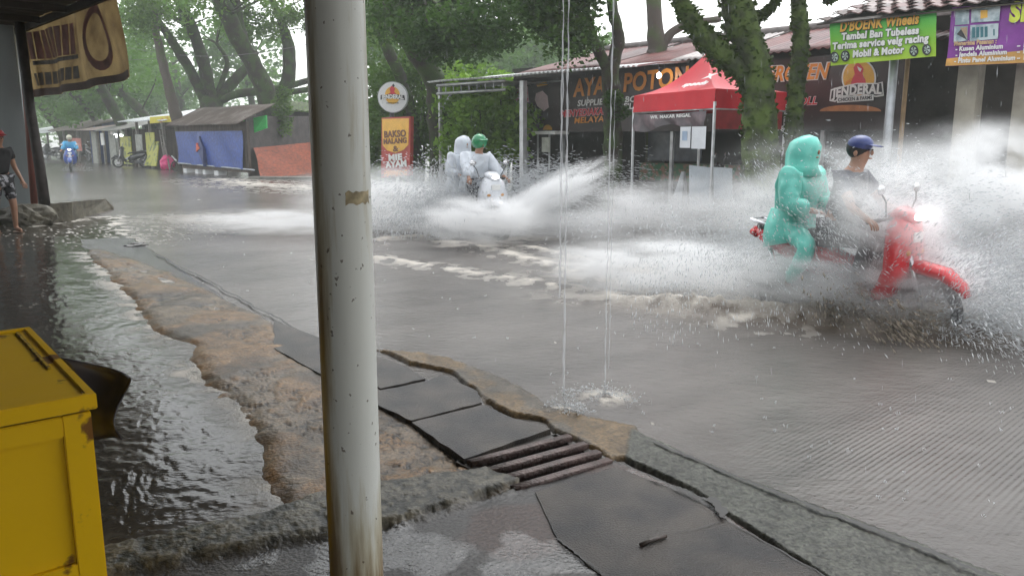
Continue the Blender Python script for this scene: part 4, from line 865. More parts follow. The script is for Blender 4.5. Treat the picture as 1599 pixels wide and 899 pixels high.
# folding A-frame board and pale panel, chest, grille
ab = empty('folding_board', P(1062, 350)); tag(ab, 'white folding A-frame board standing under the red tent', 'signboard')
yb = P(1055, 348).y
wpar(MB().slab([D(1036, 350, yb), D(1062, 350, yb), D(1068, 268, yb + .2), D(1064, 268, yb + .2)], (0.01, .03, 0)).build('panel', mat('board_white', (.66, .70, .74), .5, var=.1)), ab)
wpar(MB().slab([D(1066, 345, yb + .1), D(1076, 340, yb + .5), D(1070, 268, yb + .25), D(1068, 268, yb + .22)], (0.01, .03, 0)).build('panel', mat('board_white', (.66, .70, .74), .5, var=.1)), ab)
pn = MB().slab([D(1076, 325, 13.9), D(1112, 327, 13.7), D(1112, 262, 13.7), D(1076, 258, 13.9)], (0.02, .05, 0)).build('pale_panel', mat('panel_paleblue', (.55, .60, .65), .5, var=.1)); tag(pn, 'pale blue grey panel leaning right of the folding board', 'panel')
pn = MB().slab([D(1114, 310, 13.5), D(1143, 312, 13.3), D(1143, 263, 13.3), D(1114, 261, 13.5)], (0.02, .05, 0)).build('pale_panel', mat('panel_paleblue', (.55, .60, .65), .5, var=.1)); tag(pn, 'shorter pale panel leaning right of the taller one under the tent', 'panel')
# bulb hanging in front of the banner
bl = empty('light_bulb', F(1029, 118, 14.0)); tag(bl, 'lit white bulb hanging over the black banner', 'lamp')
wpar(MB().ell(F(1029, 118, 14.0), (.05, .05, .06)).build('bulb', mat('lit_bulb', (.9, .9, .95), .3, emit=(.85, .9, 1), estr=14)), bl)
wpar(MB().cyl(F(1029, 113, 14.0), F(1028, 100, 14.1), .01, 6).build('cord', DKP), bl)

# ---------------- two-part shop sign: round light box over a shield sign
TS = 12.2
sg = empty('round_sign', Fz(612, TS, 0)); tag(sg, 'round white sign with a rooster emblem on top of a dark post', 'sign')
cc = F(613, 152, TS)
rr_ = .39
def disc_y(c, r, th, n=48):
    mb = MB(); mb.loft([c - fN * (-0.0) , c - fN * th], [r, r], n); return mb
sn = (Vector((0, 0, CH)) - cc); sn.z = 0; sn = (sn.normalized() * .75 + fN * .25).normalized()
wpar(MB().loft([cc, cc - sn * .14], [rr_, rr_], 48).build('light_box', mat('sign_side', (.42, .44, .46), .5)), sg)
wpar(MB().loft([cc + sn * .004, cc + sn * .001], [rr_ * .96] * 2, 48).build('face', mat('sign_face', (.72, .73, .74), .4, var=.04)), sg)
su = Vector((-sn.y, sn.x, 0)); 
if su.x < 0: su = -su
def sp(x, y, o_=.01): return cc + su * (x * rr_) + Vector((0, 0, y * rr_)) + sn * o_
def sshape(pts, m, name, o_): wpar(MB().slab([sp(x, y, o_) for x, y in pts], sn * .003).build(name, m), sg)
sshape([(.50 * math.cos(a), .12 + .56 * math.sin(a)) for a in np.linspace(0, 2 * math.pi, 30)[:-1]], YLW, 'emblem_disc', .008)
sshape([(-.34, -.05), (-.28, .2), (-.12, .3), (-.18, .5), (-.05, .72), (.08, .66), (.2, .52), (.12, .35), (.3, .15), (.32, -.05)], REDP, 'rooster_shape', .014)
sshape([(-.02, .75), (.1, .86), (.18, .72), (.08, .62)], DKP, 'comb', .018)
sshape([(-.80, -.16), (-.78, .14), (0, .2), (.80, .12), (.84, -.2), (0, -.05)], DKP, 'name_plate', .020)
fit_text('JENDERAL', sp(-.74, -.13), sp(.76, -.14), .10, sn, WHT, sg, .02, .05, 0, arch=.02)
fit_text('CHICKEN & FARMS', sp(-.42, -.42), sp(.42, -.42), .035, sn, DKP, sg, .012, .01)
wpar(MB().loft([Fz(613, TS + .15, 0), Fz(613, TS + .15, 2.4)], [(.06, .06)] * 2, 12).build('post', mat('dark_post', (.05, .045, .045), .5)), sg)
sb = empty('food_sign', Fz(617, TS, 0)); tag(sb, 'upright yellow and red noodle and meatball sign under the round one', 'sign')
def fr2(px, py, o_=0): return F(px, py, TS) + fN * o_
wpar(MB().slab([fr2(595, 278), fr2(640, 274), fr2(641, 182), fr2(596, 184)], nv * .10).build('board', mat('sign_red', (.42, .06, .05), .5, var=.15)), sb)
plane_shape([fr2(597, 186), fr2(639, 185), fr2(638, 226), fr2(631, 234), fr2(618, 239), fr2(605, 235), fr2(598, 227)][::-1], fN, .006, YLW, sb, 'yellow_shield')
tx('BAKSO', 601, 215, 635, 213, 10, TS, mat('print_brown', (.16, .06, .03), .4), sb, .04, off=.02); tx('MALANG', 600, 225, 636, 223, 8, TS, mat('print_brown', (.16, .06, .03), .4), sb, .04, off=.02); tx('&', 615, 237, 623, 236, 9, TS, mat('print_brown', (.16, .06, .03), .4), sb, .02, off=.02)
tx('MIE', 608, 251, 629, 249, 9, TS, WHT, sb, .06, off=.02); tx('AYAM', 603, 262, 636, 259, 9, TS, WHT, sb, .06, off=.02)
plane_shape([fr2(600, 276), fr2(636, 273), fr2(636, 265), fr2(600, 267)], fN, .006, ORG, sb, 'orange_band')
for px in (600, 636): wpar(MB().loft([Fz(px, TS + .1, 0), Fz(px, TS + .1, 1.0)], [.03] * 2, 8).build('foot', mat('dark_post', (.05, .045, .045), .5)), sb)

# ================================================================== FAR LEFT: HUTS AND STALLS ALONG THE ROAD
OLDW = mat('old_boards', (.085, .062, .052), .75, var=.5, scale=3, streak=(3, 3, .4), bump=.4)
def zpx(px, py, T):      # height at which the plane T shows at (px, py)
    return F(px, py, T).z
T1_ = 14.0
hut = empty('tarp_hut', Fz(386, T1_, 0)); tag(hut, 'small wooden hut with a blue tarp front and brown tin roof', 'hut')
cor = Fz(386, T1_, 0); lft = Fz(281, T1_, 0); bk = D(500, 268, 37.5); bk.z = 0; bkl = lft + (bk - cor)
def wallq(a, b_, z0, z1, m, name, par, th, z1b=None):
    z1b = z1 if z1b is None else z1b
    return wpar(MB().slab([Vector((a.x, a.y, z0)), Vector((b_.x, b_.y, z0)), Vector((b_.x, b_.y, z1b)), Vector((a.x, a.y, z1))], th).build(name, m), par)
wallq(lft, cor, .2, 2.15, OLDW, 'front_wall', hut, nv * .1); wallq(cor + dv * .02, bk, 0, 2.35, mat('dark_side_wall', (.055, .045, .045), .8, var=.4, scale=3), 'side_wall', hut, dv * .1, 2.5)
sl2 = (nv + Vector((0, 0, .50))).normalized()
RUSTTIN = mat('brown_tin', (.085, .062, .050), .6, var=.45, scale=1.4, c2=(.17, .145, .13), mixlo=.5, mixhi=.68)
corrugated('roof', lft - uF * .35 - nv * .5 + Vector((0, 0, 2.05)), uF, sl2, (cor - lft).length + .7, 1.75, RUSTTIN, hut, amp=.025, pitch=.16)
# blue tarp with loose fold, orange lining
BLUE = mat('blue_tarp', (.010, .050, .27), .45, var=.35, scale=9, bump=.4, bscale=12)
a_, b_ = lft - nv * .12 - uF * .1, cor - nv * .12 - uF * .2; V = []; n = 40
for j in range(12):
    for i in range(n):
        u_ = i / (n - 1); p = a_.lerp(b_, u_); z = .42 + (1.80 - .42) * j / 11 - .10 * u_ * (1 - j / 11); wv_ = .04 * math.sin(u_ * 17 + j * .4) - .14 * math.exp(-((u_ - .42) / .05) ** 2) * math.sin(math.pi * j / 11); V.append((p.x + nv.x * wv_, p.y + nv.y * wv_, z))
wpar(mesh_np('tarp', V, [(j * n + i, j * n + i + 1, (j + 1) * n + i + 1, (j + 1) * n + i) for j in range(11) for i in range(n - 1)], BLUE, smooth=True), hut)
f0 = a_.lerp(b_, .40); wpar(MB().slab([Vector((f0.x, f0.y, 1.32)), Vector((f0.x, f0.y, .95)) + uF * -.08, Vector((f0.x, f0.y, 1.1)) + uF * .28], -nv * .2).build('orange_fold', mat('orange_tarp', (.62, .10, .03), .5)), hut)
wpar(MB().slab([Vector((f0.x, f0.y, .35)) + uF * .5, Vector((f0.x, f0.y, 1.0)) + uF * .05, Vector((f0.x, f0.y, 1.6)) + uF * .25, Vector((f0.x, f0.y, 1.1)) + uF * .6], -nv * .16).build('tarp_fold', mat('dark_blue_tarp', (.008, .022, .12), .5)), hut)
wpar(MB().tube([Vector((a_.x, a_.y, .42)), Vector((b_.x, b_.y, .33)) + uF * .9], .03, 8).build('rail', mat('pale_pipe', (.4, .42, .45), .4)), hut)
for k, (px, lab) in enumerate(((292, 'white foam box under the blue tarp, farthest left'), (310, 'second white foam box under the blue tarp'), (322, 'third white foam box under the blue tarp, beside the gap'), (341, 'white foam box under the right half of the blue tarp'))):
    c = Fz(px, T1_ + .25, .2); o = MB().box((0, 0, 0), (.42 if k in (0, 3) else .3, .4, .5), Euler((0, 0, AL + R(90))), .02).box((0, 0, .26), (.46 if k in (0, 3) else .34, .44, .05), Euler((0, 0, AL + R(90))), .01).build('foam_box', mat('foam_white', (.75, .76, .78), .6, var=.06), loc=c); tag(o, lab, 'box', 'foam boxes under the blue tarp')
og_ = empty('orange_tarp', bk); tag(og_, 'orange brown tarp stretched along the side of the dark hut', 'tarp')
pa, pb2 = cor + (bk - cor) * .05 - dv * .15, bk - dv * .15 ; V = []; n = 30
for j in range(8):
    for i in range(n):
        u_ = i / (n - 1); p = pa.lerp(pb2, u_); z0 = -.02; z1 = 1.15 + .22 * u_; z = z0 + (z1 - z0) * j / 7; w_ = .05 * math.sin(u_ * 12 + j); V.append((p.x + dv.x * w_ - dv.x * .5 * (1 - j / 7), p.y + dv.y * w_ - dv.y * .5 * (1 - j / 7), z))
wpar(mesh_np('sheet', V, [(j * n + i, j * n + i + 1, (j + 1) * n + i + 1, (j + 1) * n + i) for j in range(7) for i in range(n - 1)], mat('orange_sheet', (.25, .045, .012), .5, var=.45, scale=4, bump=.3, streak=(1, 1, 4)), smooth=True), og_)
gt = MB().slab([D(379, 188, 32), D(415, 180, 32), D(416, 200, 32.1), D(395, 208, 32)], (.02, .1, 0)).build('green_tarp', mat('green_sheet', (.015, .38, .07), .5, var=.15)); tag(gt, 'bright green tarp tied below the gable of the tarp hut', 'tarp')
structure(MB().box(D(460, 283, 30.5) * 1, (3.4, .5, .34), Euler((0, 0, -.1))).build('kerb', mat('kerb_grey', (.17, .165, .15), .6, var=.3)))
ll = empty('lean_to', D(455, 275, 39)); ll.location.z = 0; tag(ll, 'dark lean-to with a mossy roof behind the orange tarp', 'lean-to')
a = D(405, 270, 38.5); b_ = D(560, 270, 39); a.z = b_.z = 0; wallq(a, b_, 0, 2.9, mat('dark_side_wall', (.055, .045, .045), .8), 'wall', ll, Vector((0, .15, 0)), 2.5)
corrugated('roof', Vector((a.x, a.y - .6, 2.95)), Vector((1, 0, -.085)), Vector((0, 1, .15)), 5.2, 3, mat('mossy_roof', (.07, .10, .035), .8, var=.6), ll, amp=.04, pitch=.25)

def stall(px0, px1, T, ze, zr, label, wallm, roofm, npost=3, depth=3, name='market_stall', over=.8, sheet=None):
    a, b_ = Fz(px0, T, 0), Fz(px1, T, 0); r_ = empty(name, (a + b_) / 2); tag(r_, label, 'stall', 'stalls along the far side of the road')
    wallq(a + nv * depth, b_ + nv * depth, 0, zr, wallm, 'back_wall', r_, nv * .1); wallq(b_, b_ + nv * depth, 0, ze, wallm, 'side_wall', r_, dv * .08)
    for k in range(npost):
        c = a.lerp(b_, (k + .15) / npost); wpar(MB().box(c + Vector((0, 0, ze / 2)), (.12, .12, ze), Euler((0, 0, AL))).build('post', mat('grey_timber', (.24, .22, .20), .7)), r_)
    sl_ = (nv * depth + Vector((0, 0, zr - ze))).normalized()
    corrugated('roof', a - nv * over - uF * .2 + Vector((0, 0, ze - over * .1)), uF, sl_, (b_ - a).length + .5, depth + over, roofm, r_, amp=.03, pitch=.3)
    if sheet:
        for (u0, u1, z0, z1, mm, nm) in sheet:
            p, q_ = a.lerp(b_, u0), a.lerp(b_, u1); wallq(p - nv * .05, q_ - nv * .05, z0, z1, mm, nm, r_, -nv * .04)
    return r_
GREYT = mat('grey_tin', (.30, .29, .28), .5, var=.35, scale=1); PALET = mat('pale_tin', (.66, .68, .70), .45, var=.1); BRT = mat('brown_grey_tin', (.20, .17, .15), .6, var=.4)
PALW = mat('pale_wall', (.32, .33, .30), .7, var=.3); NAVY = mat('navy_sheet', (.02, .05, .20), .5); YG = mat('yellow_green_board', (.42, .42, .05), .5, var=.3, scale=3, c2=(.12, .16, .04), mixlo=.5, mixhi=.6)
SAL = mat('salmon_cloth', (.55, .20, .17), .6)
stall(212, 276, 15, 2.42, 2.95, 'stall with a white sheet roof just left of the blue tarp hut', DARK, PALET, 3, 3, sheet=[(.03, .20, .2, 1.7, PALW, 'panel'), (.30, .52, .5, 1.8, YG, 'yellow_poster')])
stall(172, 208, 15.2, 2.0, 2.7, 'grey roofed stall between the white roof and the salmon one', OLDW, GREYT, 3, 3, sheet=[(.05, .30, 0, 1.7, PALW, 'panel'), (.5, .95, .1, 1.6, YG, 'yellow_poster')])
stall(143, 170, 15.3, 2.05, 2.5, 'narrow pale stall with a pinkish tin roof and hanging white cloth', PALW, mat('pink_tin', (.50, .40, .38), .5), 3, 3, sheet=[(.1, .35, 0, 1.9, PALW, 'panel'), (.62, .8, 1.1, 1.8, WHT, 'white_cloth')])
stall(97, 141, 15.4, 2.05, 2.6, 'stall with a deep blue backing and salmon cloth', NAVY, BRT, 2, 2, sheet=[(.4, .72, .7, 1.5, SAL, 'salmon_cloth')])
stall(35, 92, 16.2, 1.95, 2.5, 'farthest pale roofed stall at the bend of the road', OLDW, PALET, 3, 3)
ys = MB().slab([D(234, 193, 39), D(273, 190, 38.6), D(273, 180, 38.6), D(234, 183, 39)], (.02, .1, 0)).build('yellow_sign', mat('yellow_sign_board', (.62, .55, .06), .5, scale=3, c2=(.50, .20, .08), mixlo=.56, mixhi=.6)); tag(ys, 'long yellow sign board under the white sheet roof', 'sign')
# ladder and leaning boards by the stall
ld = empty('ladder', Fz(262, 14.6, 0)); tag(ld, 'grey ladder leaning beside the pink bag', 'ladder')
for s_ in (0, .45): wpar(MB().cyl(Fz(256, 14.6, 0) + uF * s_, Fz(250, 15.0, 1.9) + uF * s_ * .8, .035, 8).build('rail', mat('grey_timber', (.24, .22, .20), .7)), ld)
for k in range(5): z = .3 + k * .33; wpar(MB().cyl(Fz(256, 14.6, 0).lerp(Fz(250, 15.0, 1.9), z / 1.9), (Fz(256, 14.6, 0) + uF * .45).lerp(Fz(250, 15.0, 1.9) + uF * .36, z / 1.9), .02, 6).build('rung', mat('grey_timber', (.24, .22, .20), .7)), ld)
yb2 = MB().slab([Fz(222, 14.5, .15), Fz(240, 14.5, .15), Fz(247, 15.0, 1.35), Fz(236, 15.0, 1.35)], nv * .05).build('leaning_board', YG); tag(yb2, 'yellow green board leaning beside the parked motorbike', 'board')
bag = lump('pink_bag', P(262, 265, .0) + Vector((0, 0, .3)), (.36, .34, .38), mat('pink_plastic', (.72, .05, .22), .35, var=.2), None, 6, .25); tag(bag, 'bright pink plastic bag stuffed full beside the blue tarp', 'bag')
cart = empty('push_cart', P(275, 268)); tag(cart, 'small cart with red wheel frame beside the pink bag', 'cart')
wpar(MB().torus(P(276, 268) + Vector((0, 0, .25)), .22, .03).build('wheel', mat('tyre', (.02, .02, .02), .6)), cart); wpar(MB().tube([P(270, 267) + Vector((0, 0, .7)), P(281, 268) + Vector((0, 0, .35))], .03).build('handle', GAL), cart)
lt = empty('shop_lamp', D(184, 213, 47)); tag(lt, 'lit white lamp under the pinkish roof', 'lamp'); wpar(MB().ell(D(184, 212, 47), (.30, .12, .10)).build('tube', mat('lit_bulb2', (.9, .9, .95), .3, emit=(.9, .95, 1), estr=6)), lt)

# ================================================================== MOTORBIKES
TYRE = mat('tyre', (.02, .02, .02), .6); BLKP = mat('black_plastic', (.025, .025, .028), .35); CHR = mat('chrome', (.6, .6, .62), .15, .9, var=.05); SEATM = mat('seat_black', (.018, .018, .02), .5)
LAMP = mat('head_lamp', (.9, .9, .92), .1, emit=(1, 1, 1), estr=9); LAMPOFF = mat('lamp_clear', (.7, .72, .75), .08, var=.05); TAIL = mat('tail_red', (.5, .01, .01), .2)
def scooter(label, paint, loc, rz, lit=True, group=None, steer=0, second=None):
    r = empty('motorbike', loc, rz); tag(r, label, 'motorbike', group); second = second or BLKP
    def wheel(x):
        w_ = MB().torus((x, 0, .28), .235, .045, n=36, m=12).build('wheel', TYRE, r)
        mb = MB().torus((x, 0, .28), .19, .016, n=30, m=8).cyl((x, -.05, .28), (x, .05, .28), .035, 14)
        for k in range(5): a = 2 * math.pi * k / 5; mb.loft([(x, 0, .28), (x + .19 * math.cos(a), 0, .28 + .19 * math.sin(a))], [(.012, .018)] * 2, 6)
        mb.build('rim', CHR, w_)
        MB().cyl((x, .055, .28), (x, .06, .28), .09, 20).build('brake_disc', CHR, w_)
    wheel(.63); wheel(-.62)
    # tail and side panels
    b = MB(); b.loft([(-.98, 0, .80), (-.85, 0, .76), (-.6, 0, .68), (-.3, 0, .60), (-.05, 0, .50), (.12, 0, .40)], [(.03, .03), (.09, .07), (.13, .11), (.15, .15), (.14, .16), (.10, .10)], 20, power=2.6); body = b.build('rear_body', paint, r)
    MB().loft([(-.99, 0, .78), (-.93, 0, .76)], [(.06, .035), (.08, .04)], 14).build('tail_lamp', TAIL, body)
    MB().loft([(-.90, 0, .84), (-.5, 0, .83), (-.2, 0, .77), (.05, 0, .76), (.15, 0, .70)], [(.08, .035), (.13, .05), (.12, .045), (.10, .04), (.05, .03)], 16, power=2.8).build('seat', SEATM, r)
    MB().tube([(-.7, .12, .84), (-.95, .10, .90), (-.95, -.10, .90), (-.7, -.12, .84)], .014).build('grab_rail', CHR, r)
    # leg shield and nose
    MB().loft([(.22, 0, .34), (.34, 0, .42), (.42, 0, .60), (.42, 0, .78), (.40, 0, .94), (.36, 0, 1.02)], [(.14, .07), (.24, .085), (.285, .09), (.27, .10), (.20, .11), (.12, .07)], 20, power=2.4, up=Vector((1, 0, 0))).build('leg_shield', paint, r)
    MB().loft([(.44, 0, .50), (.49, 0, .66), (.47, 0, .84), (.42, 0, .95)], [(.05, .02), (.11, .035), (.10, .05), (.06, .04)], 16, up=Vector((1, 0, 0))).build('nose_panel', paint if second is BLKP else second, r)
    MB().box((.08, 0, .30), (.42, .22, .05), None, .02).build('floorboard', BLKP, r)
    MB().loft([(.28, 0, .40), (.1, 0, .50), (-.1, 0, .52)], [(.05, .07), (.06, .08), (.08, .08)], 12).build('centre_tunnel', second, r)
    MB().loft([(.27, 0, .44), (.40, 0, .60), (.56, 0, .625), (.76, 0, .585), (.88, 0, .50), (.93, 0, .43)], [(.04, .02), (.075, .05), (.105, .06), (.105, .06), (.085, .045), (.05, .025)], 14).build('front_fender', paint, r)
    fk = MB()
    for s_ in (-1, 1): fk.loft([(.63, s_ * .075, .28), (.52, s_ * .075, .62), (.44, s_ * .06, .86)], [.022, .026, .026], 10)
    fk.build('fork', CHR, r)
    hb = MB().loft([(.28, .34, .98), (.34, .2, 1.0), (.38, 0, 1.0), (.34, -.2, 1.0), (.28, -.34, .98)], [.014] * 5, 8).build('handlebar', BLKP, r)
    for s_ in (-1, 1): MB().loft([(.31, s_ * .24, .99), (.27, s_ * .36, .98)], [.018, .018], 10).build('grip', SEATM, hb)
    MB().loft([(.30, 0, 1.02), (.38, 0, 1.05), (.46, 0, 1.01), (.50, 0, .96)], [(.08, .03), (.14, .055), (.12, .055), (.07, .03)], 16, power=2.5).build('handlebar_cover', paint, r)
    MB().ell((.475, 0, 1.0), (.045, .085, .05)).build('headlight', LAMP if lit else LAMPOFF, r)
    for s_ in (-1, 1):
        mr_ = MB().tube([(.34, s_ * .2, 1.02), (.36, s_ * .26, 1.14), (.34, s_ * .30, 1.20)], .007, 6).build('mirror', BLKP, r)
        MB().ell((.34, s_ * .31, 1.235), (.014, .062, .042)).build('mirror_glass', CHR, mr_)
        MB().ell((.49, s_ * .12, .74), (.03, .045, .03)).build('indicator', mat('amber', (.6, .25, .02), .2), r)
    MB().loft([(-.15, 0, .36), (-.05, 0, .34), (.1, 0, .30)], [(.10, .09), (.12, .11), (.07, .07)], 14).build('engine', mat('engine_grey', (.13, .13, .14), .4, .6), r)
    MB().loft([(.05, -.10, .22), (-.3, -.14, .22), (-.45, -.15, .26), (-.95, -.16, .38)], [.018, .022, .045, .05], 12).build('exhaust', mat('exhaust_dark', (.08, .08, .085), .3, .7), r)
    MB().loft([(-.62, .11, .30), (-.2, .10, .32)], [(.02, .06), (.02, .09)], 10).build('crankcase', mat('engine_grey', (.13, .13, .14), .4, .6), r)
    for s_ in (-1, 1): MB().cyl((-.60, s_ * .13, .33), (-.72, s_ * .13, .66), .022, 10).build('shock', CHR, r)
    MB().loft([(-.62, 0, .60), (-.84, 0, .56), (-.98, 0, .40)], [(.07, .012), (.07, .012), (.06, .01)], 10).build('rear_fender', BLKP, r)
    MB().box((.52, 0, .86), (.012, .16, .08), None, .003).build('number_plate', WHT, r)
    return r

# ================================================================== PEOPLE
def skin(name, verts, edges, radii, m, parent, sub=2, extra=None, wrinkle=0):
    me = bpy.data.meshes.new(name); me.from_pydata([tuple(v) for v in verts], edges, []); o = bpy.data.objects.new(name, me); col.objects.link(o)
    md = o.modifiers.new('skin', 'SKIN'); md.use_smooth_shade = True
    for i, r in enumerate(radii):
        rr = r if isinstance(r, (tuple, list)) else (r, r); me.skin_vertices[0].data[i].radius = rr; me.skin_vertices[0].data[i].use_root = (i == 0)
    o.modifiers.new('sub', 'SUBSURF').levels = sub
    dg = bpy.context.evaluated_depsgraph_get(); m2 = bpy.data.meshes.new_from_object(o.evaluated_get(dg)); bpy.data.objects.remove(o)
    if extra:
        bm2 = bmesh.new(); bm2.from_mesh(m2); mb = MB(); extra(mb); tmp = bpy.data.meshes.new('x'); mb.bm.to_mesh(tmp); mb.bm.free(); bm2.from_mesh(tmp); bm2.to_mesh(m2); bm2.free()
    m2.materials.clear(); m2.materials.append(m); m2.name = name
    if wrinkle:
        nrm = [v.normal.copy() for v in m2.vertices]; pos = [v.co.copy() for v in m2.vertices]
        for v, n_, p_ in zip(m2.vertices, nrm, pos):
            q_ = Vector((p_.x * 9, p_.y * 9, p_.z * 5)); a_ = 1 - 2.2 * abs(mnoise.noise(q_ + Vector((3, 1, name.__len__())))); b_ = mnoise.noise(q_ * 2.6); v.co = p_ + n_ * wrinkle * (a_ + .5 * b_)
    for p in m2.polygons: p.use_smooth = True
    o = bpy.data.objects.new(name, m2); col.objects.link(o); o.parent = parent; return o
SKINM = mat('skin_tan', (.36, .19, .12), .5, var=.08)
V3 = lambda *a: Vector(a)
def person(label, loc, rz, J, shirt, trousers, shoes=None, coat=None, headgear=None, hair=True, group=None, shirt_long=False, tr_short=False, leglen=1):
    r = empty('person', loc, rz); tag(r, label, 'person', group)
    H = J['head']; fwd = (J.get('look') or V3(1, 0, 0)).normalized()
    vs = [J['pelvis'], J['spine'], J['chest'], J['neck'], H - V3(0, 0, .06), H, H + V3(0, 0, .07)]; ed = [(i, i + 1) for i in range(6)]; ra = [(.13, .11), (.115, .10), (.14, .11), (.052, .055), (.062, .072), (.078, .092), (.060, .072)]
    for s_ in ('L', 'R'):
        i0 = len(vs); el, wr = J['el' + s_], J['wr' + s_]; hd = (wr - el).normalized(); vs += [J['sh' + s_], el, wr, wr + hd * .05]; ed += [(2, i0), (i0, i0 + 1), (i0 + 1, i0 + 2), (i0 + 2, i0 + 3)]; ra += [.052, .040, .027, (.036, .02)]
        side = hd.cross(V3(0, 0, 1)); side = side.normalized() if side.length > .1 else V3(1, 0, 0)
        dn = V3(0, 0, -1) if abs(hd.z) < .8 else fwd
        for k in range(4):     # four fingers, slightly curled
            off = side * (k - 1.5) * .02; L_ = (.034, .042, .038, .028)[k]; j = len(vs)
            vs += [wr + hd * .085 + off, wr + hd * (.085 + L_ * .8) + off + dn * .018, wr + hd * (.085 + L_) + off + dn * .045]; ed += [(i0 + 3, j), (j, j + 1), (j + 1, j + 2)]; ra += [.0095, .0085, .007]
        j = len(vs); sg_ = 1 if s_ == 'L' else -1; vs += [wr + hd * .03 + side * .034 * sg_, wr + hd * .065 + side * .05 * sg_ + dn * .015]; ed += [(i0 + 3, j), (j, j + 1)]; ra += [.011, .008]
        i0 = len(vs); vs += [J['hip' + s_], J['kn' + s_], J['an' + s_], J['an' + s_] + J.get('toe', V3(.15, 0, -.05))]; ed += [(0, i0), (i0, i0 + 1), (i0 + 1, i0 + 2), (i0 + 2, i0 + 3)]; ra += [.088, .058, .036, (.042, .026)]
    sd_ = fwd.cross(V3(0, 0, 1)).normalized()
    def face(mb):
        mb.ell(H + fwd * .098 + V3(0, 0, -.005), (.016, .012, .022), sub=2); mb.ell(H + fwd * .088 + V3(0, 0, -.05), (.014, .024, .008), sub=2)
        for q_ in (-1, 1): mb.ell(H + sd_ * .082 * q_ + V3(0, 0, -.005), (.018, .010, .03), sub=2)
    body = skin('body', vs, ed, ra, SKINM, r, 2, face)
    for q_ in (-1, 1): MB().ell(H + fwd * .085 + sd_ * .032 * q_ + V3(0, 0, .018), (.010, .012, .008), sub=2).build('eye', DKP, r)
    if hair and not (headgear and headgear[0] == 'hood'):
        MB().ell(H + V3(0, 0, .035) - fwd * .018, (.098, .095, .098)).build('hair', mat('black_hair', (.012, .010, .010), .5), r)
    # shirt
    vs = [J['pelvis'] + V3(0, 0, .02), J['spine'], J['chest'], J['chest'].lerp(J['neck'], .55)]; ed = [(0, 1), (1, 2), (2, 3)]; ra = [(.155, .135), (.145, .13), (.165, .135), (.085, .08)] if not coat else [(.20, .17), (.195, .175), (.205, .17), (.12, .115)]
    for s_ in ('L', 'R'):
        i0 = len(vs); f_ = 1 if (shirt_long or coat) else .55; el = J['el' + s_]
        vs += [J['sh' + s_], J['sh' + s_].lerp(el, min(1, f_))]; ed += [(2, i0), (i0, i0 + 1)]; ra += [.075, .066] if not coat else [.105, .092]
        if shirt_long or coat: vs.append(el.lerp(J['wr' + s_], .85)); ed.append((i0 + 1, i0 + 2)); ra.append(.048 if not coat else .072)
    skin('shirt' if not coat else 'raincoat', vs, ed, ra, coat or shirt, r, 3, None, .014 if coat else .008)
    if coat:
        pv = J['pelvis']; MB().loft([pv + V3(-.02, 0, .16), pv + V3(-.01, 0, 0), pv + V3(.0, 0, -.07), pv + V3(.02, 0, -.15)], [(.19, .17), (.235, .21), (.25, .24), (.265, .26)], 24, jit=.10).build('coat_skirt', coat, r)
    vs = [J['pelvis']]; ed = []; ra = [(.145, .125)]
    for s_ in ('L', 'R'):
        i0 = len(vs); vs += [J['hip' + s_], J['kn' + s_].lerp(J['hip' + s_], .0 if not tr_short else .12)]; ed += [(0, i0), (i0, i0 + 1)]; ra += [.108, .082]
        if not tr_short: vs.append(J['an' + s_].lerp(J['kn' + s_], .08)); ed.append((i0 + 1, i0 + 2)); ra.append(.052)
    skin('trousers' if not tr_short else 'shorts', vs, ed, ra, trousers, r, 3, None, .010)
    for s_ in ('L', 'R'):
        a = J['an' + s_]; t_ = J.get('toe', V3(.15, 0, -.05))
        MB().loft([a - V3(t_.x, t_.y, 0) * .35 + V3(0, 0, -.065), a + t_ * .5 + V3(0, 0, -.045), a + V3(t_.x, t_.y, 0) * 1.2 + V3(0, 0, -.068)], [(.035, .014), (.046, .014), (.03, .012)], 12).build('sandal', shoes or mat('sandal_brown', (.16, .10, .06), .6), r)
    if headgear:
        kind, mm = headgear
        if kind == 'helmet':
            h_ = MB().ell(H + V3(0, 0, .045) - fwd * .01, (.135, .125, .125)).build('helmet', mm, r)
            MB().loft([H + fwd * .10 + V3(0, 0, .085), H + fwd * .165 + V3(0, 0, .06)], [(.09, .012), (.06, .006)], 14).build('visor_peak', mm, h_)
        if kind == 'cap':
            h_ = MB().ell(H + V3(0, 0, .065) - fwd * .005, (.102, .10, .075)).build('cap', mm, r); MB().loft([H + fwd * .08 + V3(0, 0, .06), H + fwd * .17 + V3(0, 0, .045)], [(.07, .008), (.05, .005)], 14).build('cap_peak', mm, h_)
        if kind == 'hood':
            MB().loft([H + V3(-.05, 0, -.22), H + V3(-.055, 0, -.13), H + V3(-.048, 0, -.03), H + V3(-.028, 0, .06), H + V3(-.03, 0, .11), H + V3(-.035, 0, .135)], [(.19, .17), (.145, .14), (.14, .145), (.13, .135), (.09, .10), (.03, .04)], 24, jit=.04).build('hood', mm, r)
    return r
